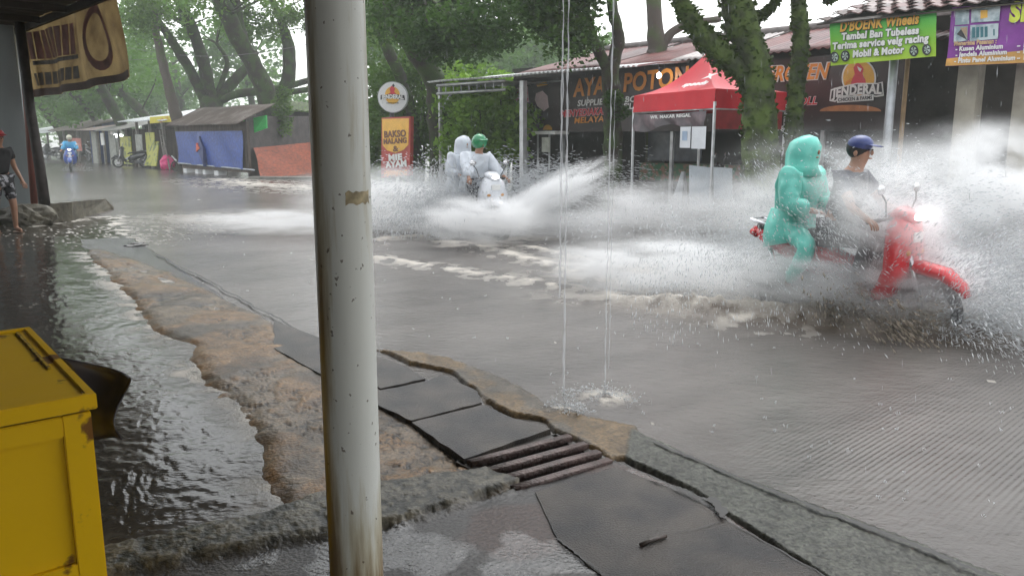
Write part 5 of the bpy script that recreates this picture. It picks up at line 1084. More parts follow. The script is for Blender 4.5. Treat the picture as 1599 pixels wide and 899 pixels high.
def seated(front=True, x=0., lean=.0, sc_=1.0):
    p = V3(x, 0, .86); J = dict(pelvis=p, spine=p + V3(.03 + lean * .4, 0, .20), chest=p + V3(.05 + lean, 0, .40), neck=p + V3(.06 + lean * 1.2, 0, .53), head=p + V3(.09 + lean * 1.3, 0, .66))
    for s_, q_ in (('L', 1), ('R', -1)):
        J['sh' + s_] = p + V3(.05 + lean, .19 * q_, .45)
        if front: J['el' + s_] = V3(x + .22 + lean, .28 * q_, 1.07); J['wr' + s_] = V3(.24, .33 * q_, 1.01)
        else: J['el' + s_] = p + V3(.12, .26 * q_, .20); J['wr' + s_] = p + V3(.30, .17 * q_, .16)
        J['hip' + s_] = p + V3(.04, .10 * q_, -.01)
        if front: J['kn' + s_] = V3(x + .40, .19 * q_, .82); J['an' + s_] = V3(x + .28, .14 * q_, .41)
        else: J['kn' + s_] = V3(x + .34, .26 * q_, .72); J['an' + s_] = V3(x + .12, .22 * q_, .36)
    return J
TEALM = mat('teal_raincoat', (.16, .62, .52), .3, var=.12, scale=5, bump=.5, bscale=7); GREYS = mat('grey_shirt', (.12, .125, .14), .6); DKTR = mat('dark_trousers', (.03, .03, .035), .6); NAVH = mat('navy_cap', (.04, .06, .20), .35)
WHRC = mat('white_raincoat', (.62, .66, .72), .3, var=.12, scale=5, bump=.5, bscale=7); GRH = mat('green_helmet', (.02, .25, .10), .2, coat=.5); BLRC = mat('blue_raincoat', (.06, .38, .68), .35, var=.15, scale=5); CREAMH = mat('cream_helmet', (.62, .60, .48), .3)
PAINT_R = mat('red_paint', (.62, .015, .025), .2, coat=.6, var=.06); PAINT_W = mat('white_paint', (.72, .74, .78), .2, coat=.6, var=.05); PAINT_B = mat('blue_paint', (.03, .08, .35), .2, coat=.6); PAINT_K = mat('black_paint', (.03, .03, .035), .2, coat=.6)
RL = P(1325, 500); RL.z = -.09; RZ = R(-50)
scooter('red motorbike with a lit headlight ploughing through the flood', PAINT_R, RL, RZ)
person('driver of the red motorbike in a navy cap and dark shirt, arms forward', RL, RZ, seated(True, -.18, .06), GREYS, DKTR, headgear=('cap', NAVH))
person('passenger in a hooded teal raincoat on the back of the red motorbike', RL, RZ, seated(False, -.60, .02), TEALM, TEALM, coat=TEALM, headgear=('hood', TEALM))
# skirt of the raincoat over the seat
WL_ = P(748, 365); WL_.z = -.08; WZ = R(-56)
scooter('white motorbike with two riders throwing up water in the middle of the road', PAINT_W, WL_, WZ)
person('driver of the white motorbike in a green helmet and pale raincoat', WL_, WZ, seated(True, -.18, .10), WHRC, DKTR, coat=WHRC, headgear=('helmet', GRH))
person('passenger in a white hooded raincoat behind the green helmet', WL_, WZ, seated(False, -.60, .05), WHRC, WHRC, coat=WHRC, headgear=('hood', WHRC))
BL_ = P(113, 267); BL_.z = -.02; BZ = R(-66)
scooter('white and blue motorbike coming along the road far left', PAINT_B, BL_, BZ, second=PAINT_W)
person('rider in a bright blue raincoat and pale helmet coming down the road', BL_, BZ, seated(True, -.2, .08), BLRC, DKTR, coat=BLRC, headgear=('helmet', CREAMH))
# parked ones
PG = 'motorbikes parked by the far stalls'
pk0 = scooter('black parked motorbike with pale trim in front of the yellow poster', PAINT_K, P(206, 262), R(200), False, PG, second=PAINT_W)
for (px, py, rz, lab) in ((146, 252, -40, 'parked motorbike facing the road beside the narrow pale stall'), (128, 250, -20, 'parked motorbike just right of the rider in blue, at the blue stall'), (82, 249, 160, 'parked motorbike left of the rider in blue'), (66, 247, 150, 'leftmost parked motorbike beside the dark post')):
    c = copy_tree(pk0); c.location = P(px, py); c.rotation_euler = (0, 0, R(rz)); c['label'] = lab
c = copy_tree(pk0); c.location = P(1150, 350); c.rotation_euler = (0, 0, R(150)); c['label'] = 'dark parked motorbike right of the pale panels at the foot of the shaggy tree'; del c['group']
# bystander at the left edge
bp = P(10, 364); J = dict(pelvis=V3(0, 0, .90), spine=V3(-.01, 0, 1.08), chest=V3(0, 0, 1.27), neck=V3(.02, 0, 1.42), head=V3(.06, 0, 1.54), toe=V3(.14, 0, -.05))
for s_, q_ in (('L', 1), ('R', -1)):
    J['sh' + s_] = V3(0, .19 * q_, 1.34); J['el' + s_] = V3(.02, .25 * q_, 1.06); J['wr' + s_] = V3(.20, .23 * q_, .86); J['hip' + s_] = V3(0, .10 * q_, .86); J['kn' + s_] = V3(.05 + .05 * q_, .11 * q_, .48); J['an' + s_] = V3(-.02 + .10 * q_, .12 * q_, .08)
person('bystander in a black T-shirt, patterned shorts and red cap at the left edge', bp, R(-25), J, mat('black_tshirt', (.015, .015, .017), .7), mat('patterned_shorts', (.03, .03, .035), .7, scale=13, c2=(.42, .42, .45), mixlo=.52, mixhi=.56), headgear=('cap', mat('red_cap', (.45, .02, .03), .5)), tr_short=True)

# ================================================================== TREES
BARK = mat('mossy_bark', (.028, .021, .016), .8, c2=(.035, .065, .011), scale=3.0, mixlo=.42, mixhi=.58, bump=.9, bscale=16, detail=8)
BARKG = mat('grey_bark', (.085, .068, .058), .8, c2=(.07, .09, .035), scale=1.6, mixlo=.5, mixhi=.62, bump=.8, bscale=14, detail=8)
BARKB = mat('dark_moss_bark', (.035, .045, .018), .85, c2=(.075, .115, .02), scale=4, mixlo=.42, mixhi=.6, bump=1, bscale=22, detail=8)
def leaf_cloud(name, C, Rr, per, size, m, parent, flat=.8, seed=0, droop=.3):
    g = np.random.default_rng(seed); C = np.asarray(C, float); Rr = np.asarray(Rr, float); n = len(C)
    ci = np.repeat(np.arange(n), per); N = len(ci)
    d = g.normal(size=(N, 3)); d /= np.linalg.norm(d, axis=1)[:, None]; rad = g.random(N) ** .45
    pos = C[ci] + d * (rad * Rr[ci])[:, None] * np.array([1, 1, flat]); pos[:, 2] -= droop * Rr[ci] * rad ** 2 * .5
    ax = g.normal(size=(N, 3)); ax[:, 2] = ax[:, 2] * .5 - .35; ax /= np.linalg.norm(ax, axis=1)[:, None]
    nn = g.normal(size=(N, 3)); nn[:, 2] += .8; sd_ = np.cross(ax, nn); sd_ /= np.linalg.norm(sd_, axis=1)[:, None] + 1e-9
    s = size * (.6 + .8 * g.random(N)); a = ax * s[:, None]; b_ = sd_ * (s * .30)[:, None]
    V = np.stack([pos - a * .5, pos - a * .05 + b_, pos + a * .5, pos - a * .05 - b_], 1).reshape(-1, 3)
    q = np.arange(N * 4).reshape(N, 4); o = mesh_np(name, V, q, m)
    clump_tone = g.random(n); tone = np.clip(.25 + .5 * clump_tone[ci] + .25 * (g.random(N) - .5) , 0, 1)
    at = o.data.attributes.new('tone', 'FLOAT', 'FACE'); at.data.foreach_set('value', tone.astype(np.float32))
    if parent: wpar(o, parent)
    return o
def limb_pts(px_list, Y0, Y1, width_scale=1.):
    pts, ra = [], []; n = len(px_list)
    for i, (x, y, w_) in enumerate(px_list):
        Y = Y0 + (Y1 - Y0) * i / max(1, n - 1); p = D(x, y, Y); pts.append(p); ra.append(max(.015, w_ / 2 * Y / FPX * width_scale * .86))
    return pts, ra
def smooth_path(pts, ra, k=5):
    P_, R__ = [], []
    for i in range(len(pts) - 1):
        p0 = pts[max(0, i - 1)]; p1 = pts[i]; p2 = pts[i + 1]; p3 = pts[min(len(pts) - 1, i + 2)]
        for j in range(k):
            t_ = j / k; q_ = .5 * ((2 * p1) + (-p0 + p2) * t_ + (2 * p0 - 5 * p1 + 4 * p2 - p3) * t_ ** 2 + (-p0 + 3 * p1 - 3 * p2 + p3) * t_ ** 3)
            P_.append(q_ + Vector((random.random() - .5, random.random() - .5, 0)) * ra[i] * .18); R__.append((ra[i] + (ra[i + 1] - ra[i]) * t_) * (.92 + .16 * random.random()))
    P_.append(pts[-1]); R__.append(ra[-1]); return P_, R__
LEAF = [leafmat('leaf_mid', (.070, .150, .024)), leafmat('leaf_dark', (.040, .095, .018)), leafmat('leaf_light', (.17, .32, .05)), leafmat('leaf_far', (.080, .185, .035))]
def tree(label, limbs, crown, bark=BARK, leaf=None, size=.10, per=240, twigs=True, moss=None, name='tree', seed=1):
    """limbs: list of (px list, Y0, Y1); crown: boxes (x0,y0,x1,y1,Y0,Y1,n,r)"""
    b0 = D(*limbs[0][0][0][:2], limbs[0][1]); root = empty(name, (b0.x, b0.y, 0)); tag(root, label, 'tree')
    g = random.Random(seed); allp = []
    for i, (pl, Y0, Y1) in enumerate(limbs):
        pts, ra = limb_pts(pl, Y0, Y1)
        if i == 0: pts = [Vector((pts[0].x, pts[0].y, -.1))] + pts if pts[0].z > .1 else pts; ra = ([ra[0] * 1.15] + ra) if len(ra) < len(pts) else ra
        sp_, sr = smooth_path(pts, ra); wpar(MB().loft(sp_, sr, 14, jit=.10).build('trunk' if i == 0 else 'limb', bark), root); allp += list(zip(sp_, sr))
    C, Rr = [], []
    for (x0, y0, x1, y1, Y0, Y1, n, r_) in crown:
        for _ in range(n):
            Y = g.uniform(Y0, Y1); C.append(D(g.uniform(x0, x1), g.uniform(y0, y1), Y)); Rr.append(r_ * g.uniform(.6, 1.3))
    if C and twigs:
        mb = MB()
        for c, r_ in zip(C, Rr):
            p, pr_ = min(allp, key=lambda q_: (q_[0] - c).length + max(0, q_[0].z - c.z) * .6)
            L_ = (c - p).length
            if L_ > 7: continue
            mid = p.lerp(c, .5) + Vector((g.uniform(-.15, .15), g.uniform(-.15, .15), g.uniform(.02, .2))) * L_
            rr0 = min(pr_ * .5, .012 + L_ * .012); sp_, sr = smooth_path([p, mid, c], [rr0, rr0 * .6, rr0 * .25], 3); mb.loft(sp_, sr, 5, cap=False)
        wpar(mb.build('branches', bark), root)
    if C: leaf_cloud('crown', [tuple(c) for c in C], Rr, per, size, leaf or LEAF[0], root, seed=seed)
    if moss:
        mc, mr_ = [], []
        for p, r_ in allp:
            if moss[0] < p.z < moss[1]: mc.append(tuple(p)); mr_.append(r_ * 1.18)
        leaf_cloud('moss', mc, mr_, moss[2], moss[3], moss[4], root, flat=1.6, seed=seed + 5, droop=.2)
    return root
MOSSL = leafmat('moss_leaf', (.040, .075, .012))
# 1 big shaggy tree in front of the tent
tree('big shaggy moss-covered tree between the red tent and the green banner', [
    ([(1196, 375, 84), (1192, 300, 70), (1188, 200, 60), (1180, 120, 58), (1165, 60, 56), (1148, 0, 52), (1130, -90, 44)], 12.5, 12.3),
    ([(1176, 130, 30), (1135, 92, 38), (1098, 55, 32), (1064, 5, 28), (1040, -60, 22)], 12.4, 12.0),
    ([(1225, 370, 34), (1236, 250, 30), (1243, 150, 30), (1250, 70, 28), (1246, 0, 24), (1240, -90, 20)], 12.7, 12.8),
    ([(1165, 40, 14), (1200, 15, 12), (1232, -20, 8)], 12.3, 12.6)],
    [(1020, -190, 1330, -70, 11, 14.5, 26, .55), (1275, -10, 1300, 12, 12.6, 13, 2, .16)], BARKB, LEAF[1], .09, 260, moss=(.3, 4.2, 130, .09, MOSSL), seed=11)
# 2 slim forked tree before the banner
tree('slim forked tree in front of the words on the black banner', [
    ([(955, 335, 40), (957, 230, 34), (955, 150, 32), (952, 95, 34)], 16.5, 16.4), ([(948, 105, 22), (930, 70, 18), (918, 30, 14), (900, -30, 10)], 16.4, 16.2), ([(956, 100, 26), (966, 62, 22), (958, 20, 19), (950, -40, 16)], 16.4, 16.2)],
    [(790, -40, 925, 45, 14.5, 16.5, 26, .50), (850, 30, 925, 82, 15.5, 16.2, 9, .36), (935, 150, 975, 175, 16.0, 16.3, 3, .2)], BARK, LEAF[1], .10, 200, moss=(1.4, 2.6, 6, .08, LEAF[2]), seed=12)
# 3 dark stump-like tree behind the roof
tree('dark bare tree rising behind the maroon roof', [([(1022, 260, 36), (1022, 110, 34), (1024, 70, 30), (1020, 0, 24), (1016, -60, 18)], 20, 20), ([(1030, 85, 18), (1045, 55, 15), (1075, 38, 13), (1125, 30, 10)], 20, 20)], [(985, -150, 1080, -45, 19, 21, 10, .7)], BARKG, LEAF[1], .12, 160, seed=13)
# 4 pair of leaning mossy trees behind the round sign
tree('dark leaning mossy tree behind the round shop sign', [([(700, 300, 54), (690, 200, 50), (683, 135, 44), (662, 98, 36), (628, 50, 34), (604, 0, 34), (590, -60, 28)], 23, 21)], [(560, -80, 720, 40, 18, 23, 20, .65), (620, 30, 800, 75, 17, 21, 22, .5), (700, -80, 850, 40, 16, 21, 34, .62)], BARK, LEAF[1], .11, 230, seed=14)
tree('thin mossy tree left of the dark leaning one behind the signs', [([(652, 300, 22), (645, 190, 20), (625, 120, 20), (598, 60, 18), (582, 0, 16), (575, -50, 12)], 25, 24)], [(560, -50, 660, 60, 23, 27, 18, .8)], BARK, LEAF[0], .12, 200, seed=15)
# 5 ivy-clad tree by the tarp hut
t5 = tree('ivy-clad leaning tree at the corner of the tarp hut', [([(446, 300, 34), (430, 195, 30), (420, 160, 34), (398, 105, 30), (372, 60, 30), (345, 0, 28), (322, -60, 22)], 38.2, 34), ([(384, 85, 24), (372, 40, 22), (366, -10, 20), (368, -60, 14)], 36, 35), ([(425, 170, 14), (448, 130, 26), (452, 80, 22), (438, 30, 12), (420, -10, 10)], 37.5, 37), ([(432, 150, 10), (460, 143, 10), (500, 138, 9)], 37.5, 37)],
    [(300, -70, 500, 8, 31, 38, 20, 1.0), (430, 15, 492, 70, 35, 38, 8, .7), (385, 10, 430, 50, 36, 39, 4, .7)], BARK, LEAF[0], .15, 230, seed=16)
ivy = leaf_cloud('ivy', [tuple(D(random.uniform(428, 450), y, 34.0)) for y in np.linspace(140, 205, 16)], [.30] * 16, 90, .12, LEAF[0], t5, seed=3)
# 6 many-limbed mossy tree behind the tin roof
tree('wide many-limbed mossy tree behind the brown tin roof', [([(335, 250, 44), (332, 170, 40), (328, 155, 36)], 40, 40), ([(322, 165, 20), (305, 125, 18), (282, 85, 16), (262, 55, 14), (240, 20, 12), (232, -30, 9)], 40, 37), ([(330, 160, 24), (322, 115, 22), (306, 60, 20), (290, 25, 22), (272, -20, 18)], 40, 38), ([(338, 158, 18), (362, 130, 20), (385, 105, 16), (400, 80, 12)], 40, 41), ([(336, 152, 10), (350, 118, 10), (355, 95, 8), (338, 68, 6)], 40, 40), ([(340, 160, 12), (375, 146, 15), (430, 140, 13), (500, 120, 9)], 40, 40), ([(290, 40, 9), (262, 22, 8), (240, 15, 6), (228, 0, 5)], 38.4, 38)],
    [(220, -60, 400, 30, 34, 42, 20, 1.1), (200, 10, 300, 60, 38, 46, 7, .9), (330, 20, 420, 60, 40, 46, 4, .8)], BARK, LEAF[3], .20, 210, seed=17)
tree('pale grey bare-stemmed tree leaning left behind the white sheet roof', [([(292, 230, 20), (275, 180, 20), (262, 130, 16), (250, 80, 15), (240, 30, 11), (235, -20, 8)], 37, 36)], [(190, -30, 260, 40, 34, 38, 12, .9)], BARKG, LEAF[0], .16, 200, seed=18)
# far leaning avenue trees
far = [([(210, 225, 22), (190, 195, 20), (168, 155, 18), (150, 125, 16), (120, 90, 12)], 48, 44, 'thick trunk leaning left between the stalls', 'a'),
       ([(165, 225, 12), (150, 190, 11), (128, 160, 12), (100, 135, 10)], 56, 52, 'slim leaning trunk behind the narrow pale stall', 'b'),
       ([(110, 235, 16), (92, 200, 16), (70, 172, 14), (40, 140, 10)], 58, 56, 'trunk leaning left above the rider in blue', 'c'),
       ([(108, 225, 14), (100, 205, 14), (84, 170, 12), (70, 140, 10)], 62, 60, 'farther leaning trunk just above the rider in blue', 'd'),
       ([(240, 215, 18), (225, 180, 16), (195, 150, 15), (160, 120, 12)], 50, 50, 'mossy trunk leaning behind the grey roofed stall', 'e'),
       ([(128, 215, 7), (126, 180, 6), (118, 150, 5)], 66, 66, 'thin straight dark trunk far along the road', 'f'),
       ([(60, 240, 16), (40, 195, 15), (20, 160, 12)], 70, 66, 'farthest trunk seen beside the dark post', 'g')]
for i, (pl, Y0, Y1, lab, _) in enumerate(far):
    x = pl[-1][0]; y = pl[-1][1]
    tree(lab, [(pl, Y0, Y1)], [(x - 70, y - 90, x + 100, y + 10, Y1 - 6, Y1 + 6, 13, 1.7), (x - 20, y + 5, x + 60, y + 45, Y1 - 2, Y1 + 6, 4, .9)], BARK, LEAF[3], .30, 190, seed=30 + i)
# bushes and bamboo-like growth behind the canopy, round the signs
def bush(label, boxes, leaf, size, per, seed, name='bush'):
    g = random.Random(seed); C, Rr = [], []
    for (x0, y0, x1, y1, Y0, Y1, n, r_) in boxes:
        for _ in range(n): C.append(tuple(D(g.uniform(x0, x1), g.uniform(y0, y1), g.uniform(Y0, Y1)))); Rr.append(r_ * g.uniform(.6, 1.3))
    c0 = Vector(C[0]); root = empty(name, (c0.x, c0.y, 0)); tag(root, label, 'bush')
    mb = MB()
    for c in C[::3]: b_ = Vector((c[0] * .97 + c0.x * .03, c[1] + .5, 0)); mb.loft([b_, b_.lerp(Vector(c), .5) + Vector((.1, 0, .1)), Vector(c)], [.04, .03, .012], 5, cap=False)
    wpar(mb.build('stems', BARK), root); leaf_cloud('foliage', C, Rr, per, size, leaf, root, seed=seed, droop=.8); return root
bush('tall light green bush under the white metal canopy', [(705, 150, 820, 235, 19.5, 22, 34, .50), (700, 105, 800, 160, 21, 24, 20, .7)], LEAF[2], .16, 170, 41)
bush('green thicket behind the round sign and its post', [(575, 90, 700, 240, 24.5, 27, 60, .8), (575, 170, 600, 270, 23, 25, 10, .6)], LEAF[0], .16, 170, 42)
bush('low weeds on the mossy roof behind the orange tarp', [(440, 168, 487, 180, 39, 41, 14, .35)], LEAF[2], .16, 90, 43)
for i, (x0, y0, x1, y1, Y0, Y1, n, r_, lf, lab) in enumerate([(680, 55, 790, 130, 44, 52, 34, 1.9, 3, 'rounded pale green tree far behind the white canopy'), (780, 40, 880, 110, 50, 58, 30, 2.0, 3, 'pale far tree above the maroon roof'), (575, 20, 700, 110, 45, 55, 34, 2.0, 3, 'far green tree behind the leaning mossy trunks'), (440, 155, 500, 215, 60, 70, 18, 2.0, 3, 'far low tree seen between the hut and the round post'), (850, 60, 950, 100, 60, 70, 16, 1.8, 3, 'farthest pale tree over the roof, left of the forked tree')]):
    yb_ = (Y0 + Y1) / 2; tree(lab, [([((x0 + x1) / 2, 235, 16), ((x0 + x1) / 2 - 5, (y0 + y1) / 2, 10)], yb_, yb_)], [(x0, y0, x1, y1, Y0, Y1, n, r_)], BARK, LEAF[lf], .34, 190, seed=50 + i)
# avenue crowns arching further off on the left
for i, (x0, y0, x1, y1, Y0, Y1, n, r_, lab) in enumerate([(210, 60, 330, 140, 62, 72, 13, 1.8, 'far broad crown behind the pale grey stem'), (330, 50, 430, 140, 60, 70, 13, 1.8, 'far broad crown behind the many-limbed tree'), (60, 120, 200, 185, 75, 88, 15, 1.9, 'far crown low over the road bend'), (180, 120, 300, 185, 72, 82, 18, 1.8, 'far low crown behind the white sheet roof'), (-60, 60, 80, 170, 75, 90, 16, 2.0, 'far crown behind the cloth banner')]):
    yb_ = (Y0 + Y1) / 2; tree(lab, [([((x0 + x1) / 2 + 30, 240, 14), ((x0 + x1) / 2, (y0 + y1) / 2, 9)], yb_, yb_)], [(x0, y0, x1, y1, Y0, Y1, n, r_)], BARK, LEAF[3], .42, 170, seed=70 + i)
wd = leaf_cloud('far_wood', [(x, 118 + 10 * math.sin(x), 2 + 5 * random.random() * (1 + .5 * math.sin(x * .1))) for x in np.linspace(-120, 70, 150)], [4.2] * 150, 130, .8, LEAF[3], None, seed=9); tag(wd, 'hazy line of woods closing the distance', 'wood', kind='stuff')
# utility pole and overhead wires
up = empty('utility_pole', D(443, 260, 41)); up.location.z = 0; tag(up, 'grey utility pole rising behind the ivy-clad tree', 'pole')
a = D(444, 200, 41); b_ = D(441, -60, 41); wpar(MB().loft([Vector((a.x, a.y, 0)), b_], [.11, .08], 12).build('shaft', mat('pole_grey', (.28, .27, .26), .6)), up)
wpar(MB().box(D(442, -20, 41), (1.4, .08, .08)).build('crossarm', mat('pole_grey', (.28, .27, .26), .6)), up)
for (a, b_, lab) in (((150, 95, 40), (443, 40, 41), 'thin overhead wire crossing the left tree trunks'), ((200, 75, 42), (520, 62, 31), 'lower thin overhead wire behind the leaning trunk'), ((443, 15, 41), (700, -30, 24), 'thin wire running right from the utility pole')):
    A_, B_ = D(*a), D(*b_); o = MB().tube([A_.lerp(B_, k / 12) - Vector((0, 0, .5 * math.sin(math.pi * k / 12))) for k in range(13)], .012, 5).build('overhead_wire', mat('wire', (.12, .12, .12), .5)); tag(o, lab, 'wire')

# ================================================================== RAIN, SPRAY, STREAMS, HAZE
def watermat(name, c, a, rough=.15):
    m = bpy.data.materials.new(name); m.use_nodes = True; t = m.node_tree; b = t.nodes['Principled BSDF']; b.inputs['Base Color'].default_value = (*c, 1); b.inputs['Roughness'].default_value = rough; b.inputs['IOR'].default_value = 1.33
    tr = t.nodes.new('ShaderNodeBsdfTransparent'); tl_ = t.nodes.new('ShaderNodeBsdfTranslucent'); tl_.inputs['Color'].default_value = (*c, 1); m1 = t.nodes.new('ShaderNodeMixShader'); m1.inputs[0].default_value = .5; m2 = t.nodes.new('ShaderNodeMixShader'); m2.inputs[0].default_value = a
    L = t.links; L.new(b.outputs[0], m1.inputs[1]); L.new(tl_.outputs[0], m1.inputs[2]); L.new(tr.outputs[0], m2.inputs[1]); L.new(m1.outputs[0], m2.inputs[2]); L.new(m2.outputs[0], t.nodes['Material Output'].inputs['Surface']); return m
DROP = watermat('spray_water', (.82, .84, .86), .75); RAINM = watermat('rain_water', (.8, .82, .85), .34)
def drops(name, Pn, Vn, length, radius, m, label, cat=None, parent=None):
    """little tapering drops at Pn drawn out along Vn"""
    Pn = np.asarray(Pn); Vn = np.asarray(Vn); N = len(Pn); L_ = np.linalg.norm(Vn, axis=1)[:, None] + 1e-9; d = Vn / L_
    ref = np.tile([0.31, .52, .79], (N, 1)); a = np.cross(d, ref); a /= np.linalg.norm(a, axis=1)[:, None]; b_ = np.cross(d, a)
    length = np.broadcast_to(length, (N,))[:, None]; radius = np.broadcast_to(radius, (N,))[:, None]
    ring = [Pn + (a * math.cos(k * 2.0944) + b_ * math.sin(k * 2.0944)) * radius + d * length * .1 for k in range(3)]
    V = np.stack([Pn + d * length * .5, *ring, Pn - d * length * .5], 1).reshape(-1, 3)
    base = np.arange(N)[:, None] * 5; f = np.concatenate([base + np.array([[0, 1, 2]]), base + np.array([[0, 2, 3]]), base + np.array([[0, 3, 1]]), base + np.array([[4, 2, 1]]), base + np.array([[4, 3, 2]]), base + np.array([[4, 1, 3]])], 0)
    o = mesh_np(name, V, f, m, smooth=True); tag(o, label, cat, kind='stuff'); return o
def wheel_spray(F0, h, v, N, seed, lat=(.8, 5), up=(.5, 5.2), tmax=.85, fwd=(0, 3), side=0, spread=.08, lng=(.012, .05), rad=(.0015, .0045), clump=260, near_k=.5):
    g = np.random.default_rng(seed); hv = np.array([h.x, h.y, 0]); lv = np.array([-h.y, h.x, 0])
    # drops leave in jets that share a direction, so the spray is stringy and uneven
    nj = N // clump; jid = g.integers(0, nj, N)
    jl = g.uniform(*lat, nj); ju = g.uniform(*up, nj) ; jf = g.uniform(*fwd, nj); jt = g.random(nj) ** .8 * tmax; js = np.where(g.random(nj) < .5 + side * .5, 1, -1)
    tau = np.clip(jt[jid] + g.normal(0, .05, N), .01, None); vl = (jl[jid] + g.normal(0, .28, N)) * js[jid]; vl = np.where(vl < 0, vl * near_k, vl); vu = ju[jid] + g.normal(0, .30, N); vf = jf[jid] + g.normal(0, .3, N)
    p = np.array([F0.x, F0.y, .02]) - hv * v * tau[:, None] * .55 + (lv * vl[:, None] + hv * vf[:, None]) * tau[:, None]; z = vu * tau - 4.9 * tau ** 2
    p[:, 2] = z; p += g.normal(0, spread, (N, 3)); V = lv * vl[:, None] + hv * vf[:, None]; V[:, 2] = vu - 9.8 * tau; ok = p[:, 2] > .01
    k = ok.sum(); sz = g.random(k) ** 2.5; return p[ok], V[ok], lng[0] + (lng[1] - lng[0]) * sz, rad[0] + (rad[1] - rad[0]) * sz
def heading(rz): return Vector((math.cos(rz), math.sin(rz), 0))
hR = heading(RZ); FR = RL + hR * .63; BR_ = RL - hR * .62
p_, v_, l_, r_ = wheel_spray(FR, hR, 6, 60000, 1, tmax=.75, up=(.8, 5.0), side=.75, lng=(.02, .07), rad=(.0016, .0055)); drops('water_spray', p_, v_, l_, r_, DROP, 'spray of drops thrown up by the front wheel of the red motorbike')
p_, v_, l_, r_ = wheel_spray(BR_, hR, 6, 34000, 2, tmax=.6, up=(.5, 4.0), lat=(.3, 4.2), side=.75, lng=(.02, .07), rad=(.0016, .0055)); drops('water_spray', p_, v_, l_, r_, DROP, 'spray of drops behind the rear wheel of the red motorbike')
p_, v_, l_, r_ = wheel_spray(FR + hR * .15, hR, 1.0, 34000, 3, tmax=.55, up=(.6, 4.6), lat=(.2, 3.4), fwd=(.8, 5.0), side=.6, lng=(.02, .07), rad=(.0016, .0055)); drops('water_spray', p_, v_, l_, r_, DROP, 'fan of drops thrown ahead of the red motorbike at the right edge')
p_, v_, l_, r_ = wheel_spray(FR, hR, 5, 5000, 8, tmax=.4, up=(.3, 2.2), lat=(.3, 2.6), side=.2, lng=(.03, .11), rad=(.004, .013), near_k=.7); drops('water_spray', p_, v_, l_, r_, watermat('muddy_spray', (.52, .46, .38), .7), 'clots of muddy water torn up low round the red motorbike')
hW = heading(WZ); FW = WL_ + hW * .63
p_, v_, l_, r_ = wheel_spray(FW, hW, 6, 60000, 4, tmax=.8, up=(.6, 4.6), lat=(.8, 6.0), lng=(.03, .12), rad=(.003, .0085)); drops('water_spray', p_, v_, l_, r_, DROP, 'spray of drops on both sides of the white motorbike')
hB = heading(BZ); p_, v_, l_, r_ = wheel_spray(BL_ + hB * .6, hB, 5, 4000, 5, tmax=.4, up=(.3, 1.8), lat=(.5, 2.5), lng=(.03, .09), rad=(.004, .009)); drops('water_spray', p_, v_, l_, r_, DROP, 'low spray at the wheel of the distant motorbike')
# rain
g = np.random.default_rng(77); N = 9000; Yr = 2.2 + 30 * g.random(N) ** .8; Xr = (g.random(N) * 1.7 - .85) * Yr; Zr = g.random(N) * 5; tt_ = Xr * .731 + Yr * .682; ok = (tt_ > 3.4); Pn = np.stack([Xr, Yr, Zr], 1)[ok]; n_ = len(Pn)
drops('falling_rain', Pn, np.tile([.35, .0, -7.], (n_, 1)), .02 + .05 * g.random(n_), .0008 + .0010 * g.random(n_), RAINM, 'fine rain falling over the whole street')
# streams running off the awning edge and their splashes
def stream(px, py, w_, lab, n=3):
    c = P(px, py, .0); mb = MB()
    for k in range(n):
        x = c.x + random.uniform(-1, 1) * .05 * (k > 0); y = c.y + random.uniform(-1, 1) * .04 * (k > 0); segz = 2.95; 
        path, ra = [], []; z = segz if k == 0 else random.uniform(1.2, 2.9); z_end = .02 if k == 0 else random.uniform(.1, .9)
        while z > z_end: path.append((x + random.uniform(-1, 1) * .003, y + random.uniform(-1, 1) * .003, z)); ra.append(w_ * random.uniform(.25, 1.3) * (1 if k == 0 else .55)); z -= .06
        if len(path) > 2: mb.loft(path, ra, 6)
    o = mb.build('water_stream', RAINM); tag(o, lab, kind='stuff')
    return c
sA = stream(880, 642, .0065, 'broken stream of water falling beside the drain'); sB = stream(944, 622, .005, 'thinner broken stream of water falling on the road edge', 2)
def splash(c, n, r, h_, lab, seed):
    g = np.random.default_rng(seed); a = g.random(n) * 6.283; jets = g.random(14) * 6.283; a = jets[g.integers(0, 14, n)] + g.normal(0, .12, n); rr = g.random(n) ** 1.1 * r * (.5 + g.random(14))[g.integers(0, 14, n)]; Pn = np.stack([c.x + rr * np.cos(a) * 1.0, c.y + rr * np.sin(a), .03 + h_ * g.random(n) ** 2 * (1.2 - rr / r)], 1); V = np.stack([np.cos(a), np.sin(a), 1.5 - 2 * g.random(n)], 1)
    sz = g.random(n) ** 2; drops('splash', Pn, V, .006 + .022 * sz, .001 + .004 * sz, DROP, lab)
splash(sA, 350, .10, .12, 'white splash where the first stream hits the ochre kerb', 3); splash(sB, 450, .20, .05, 'wide low splash where the second stream hits the road', 4)
splash(P(905, 652, .0), 150, .08, .06, 'small splash at the end of the grate', 5)
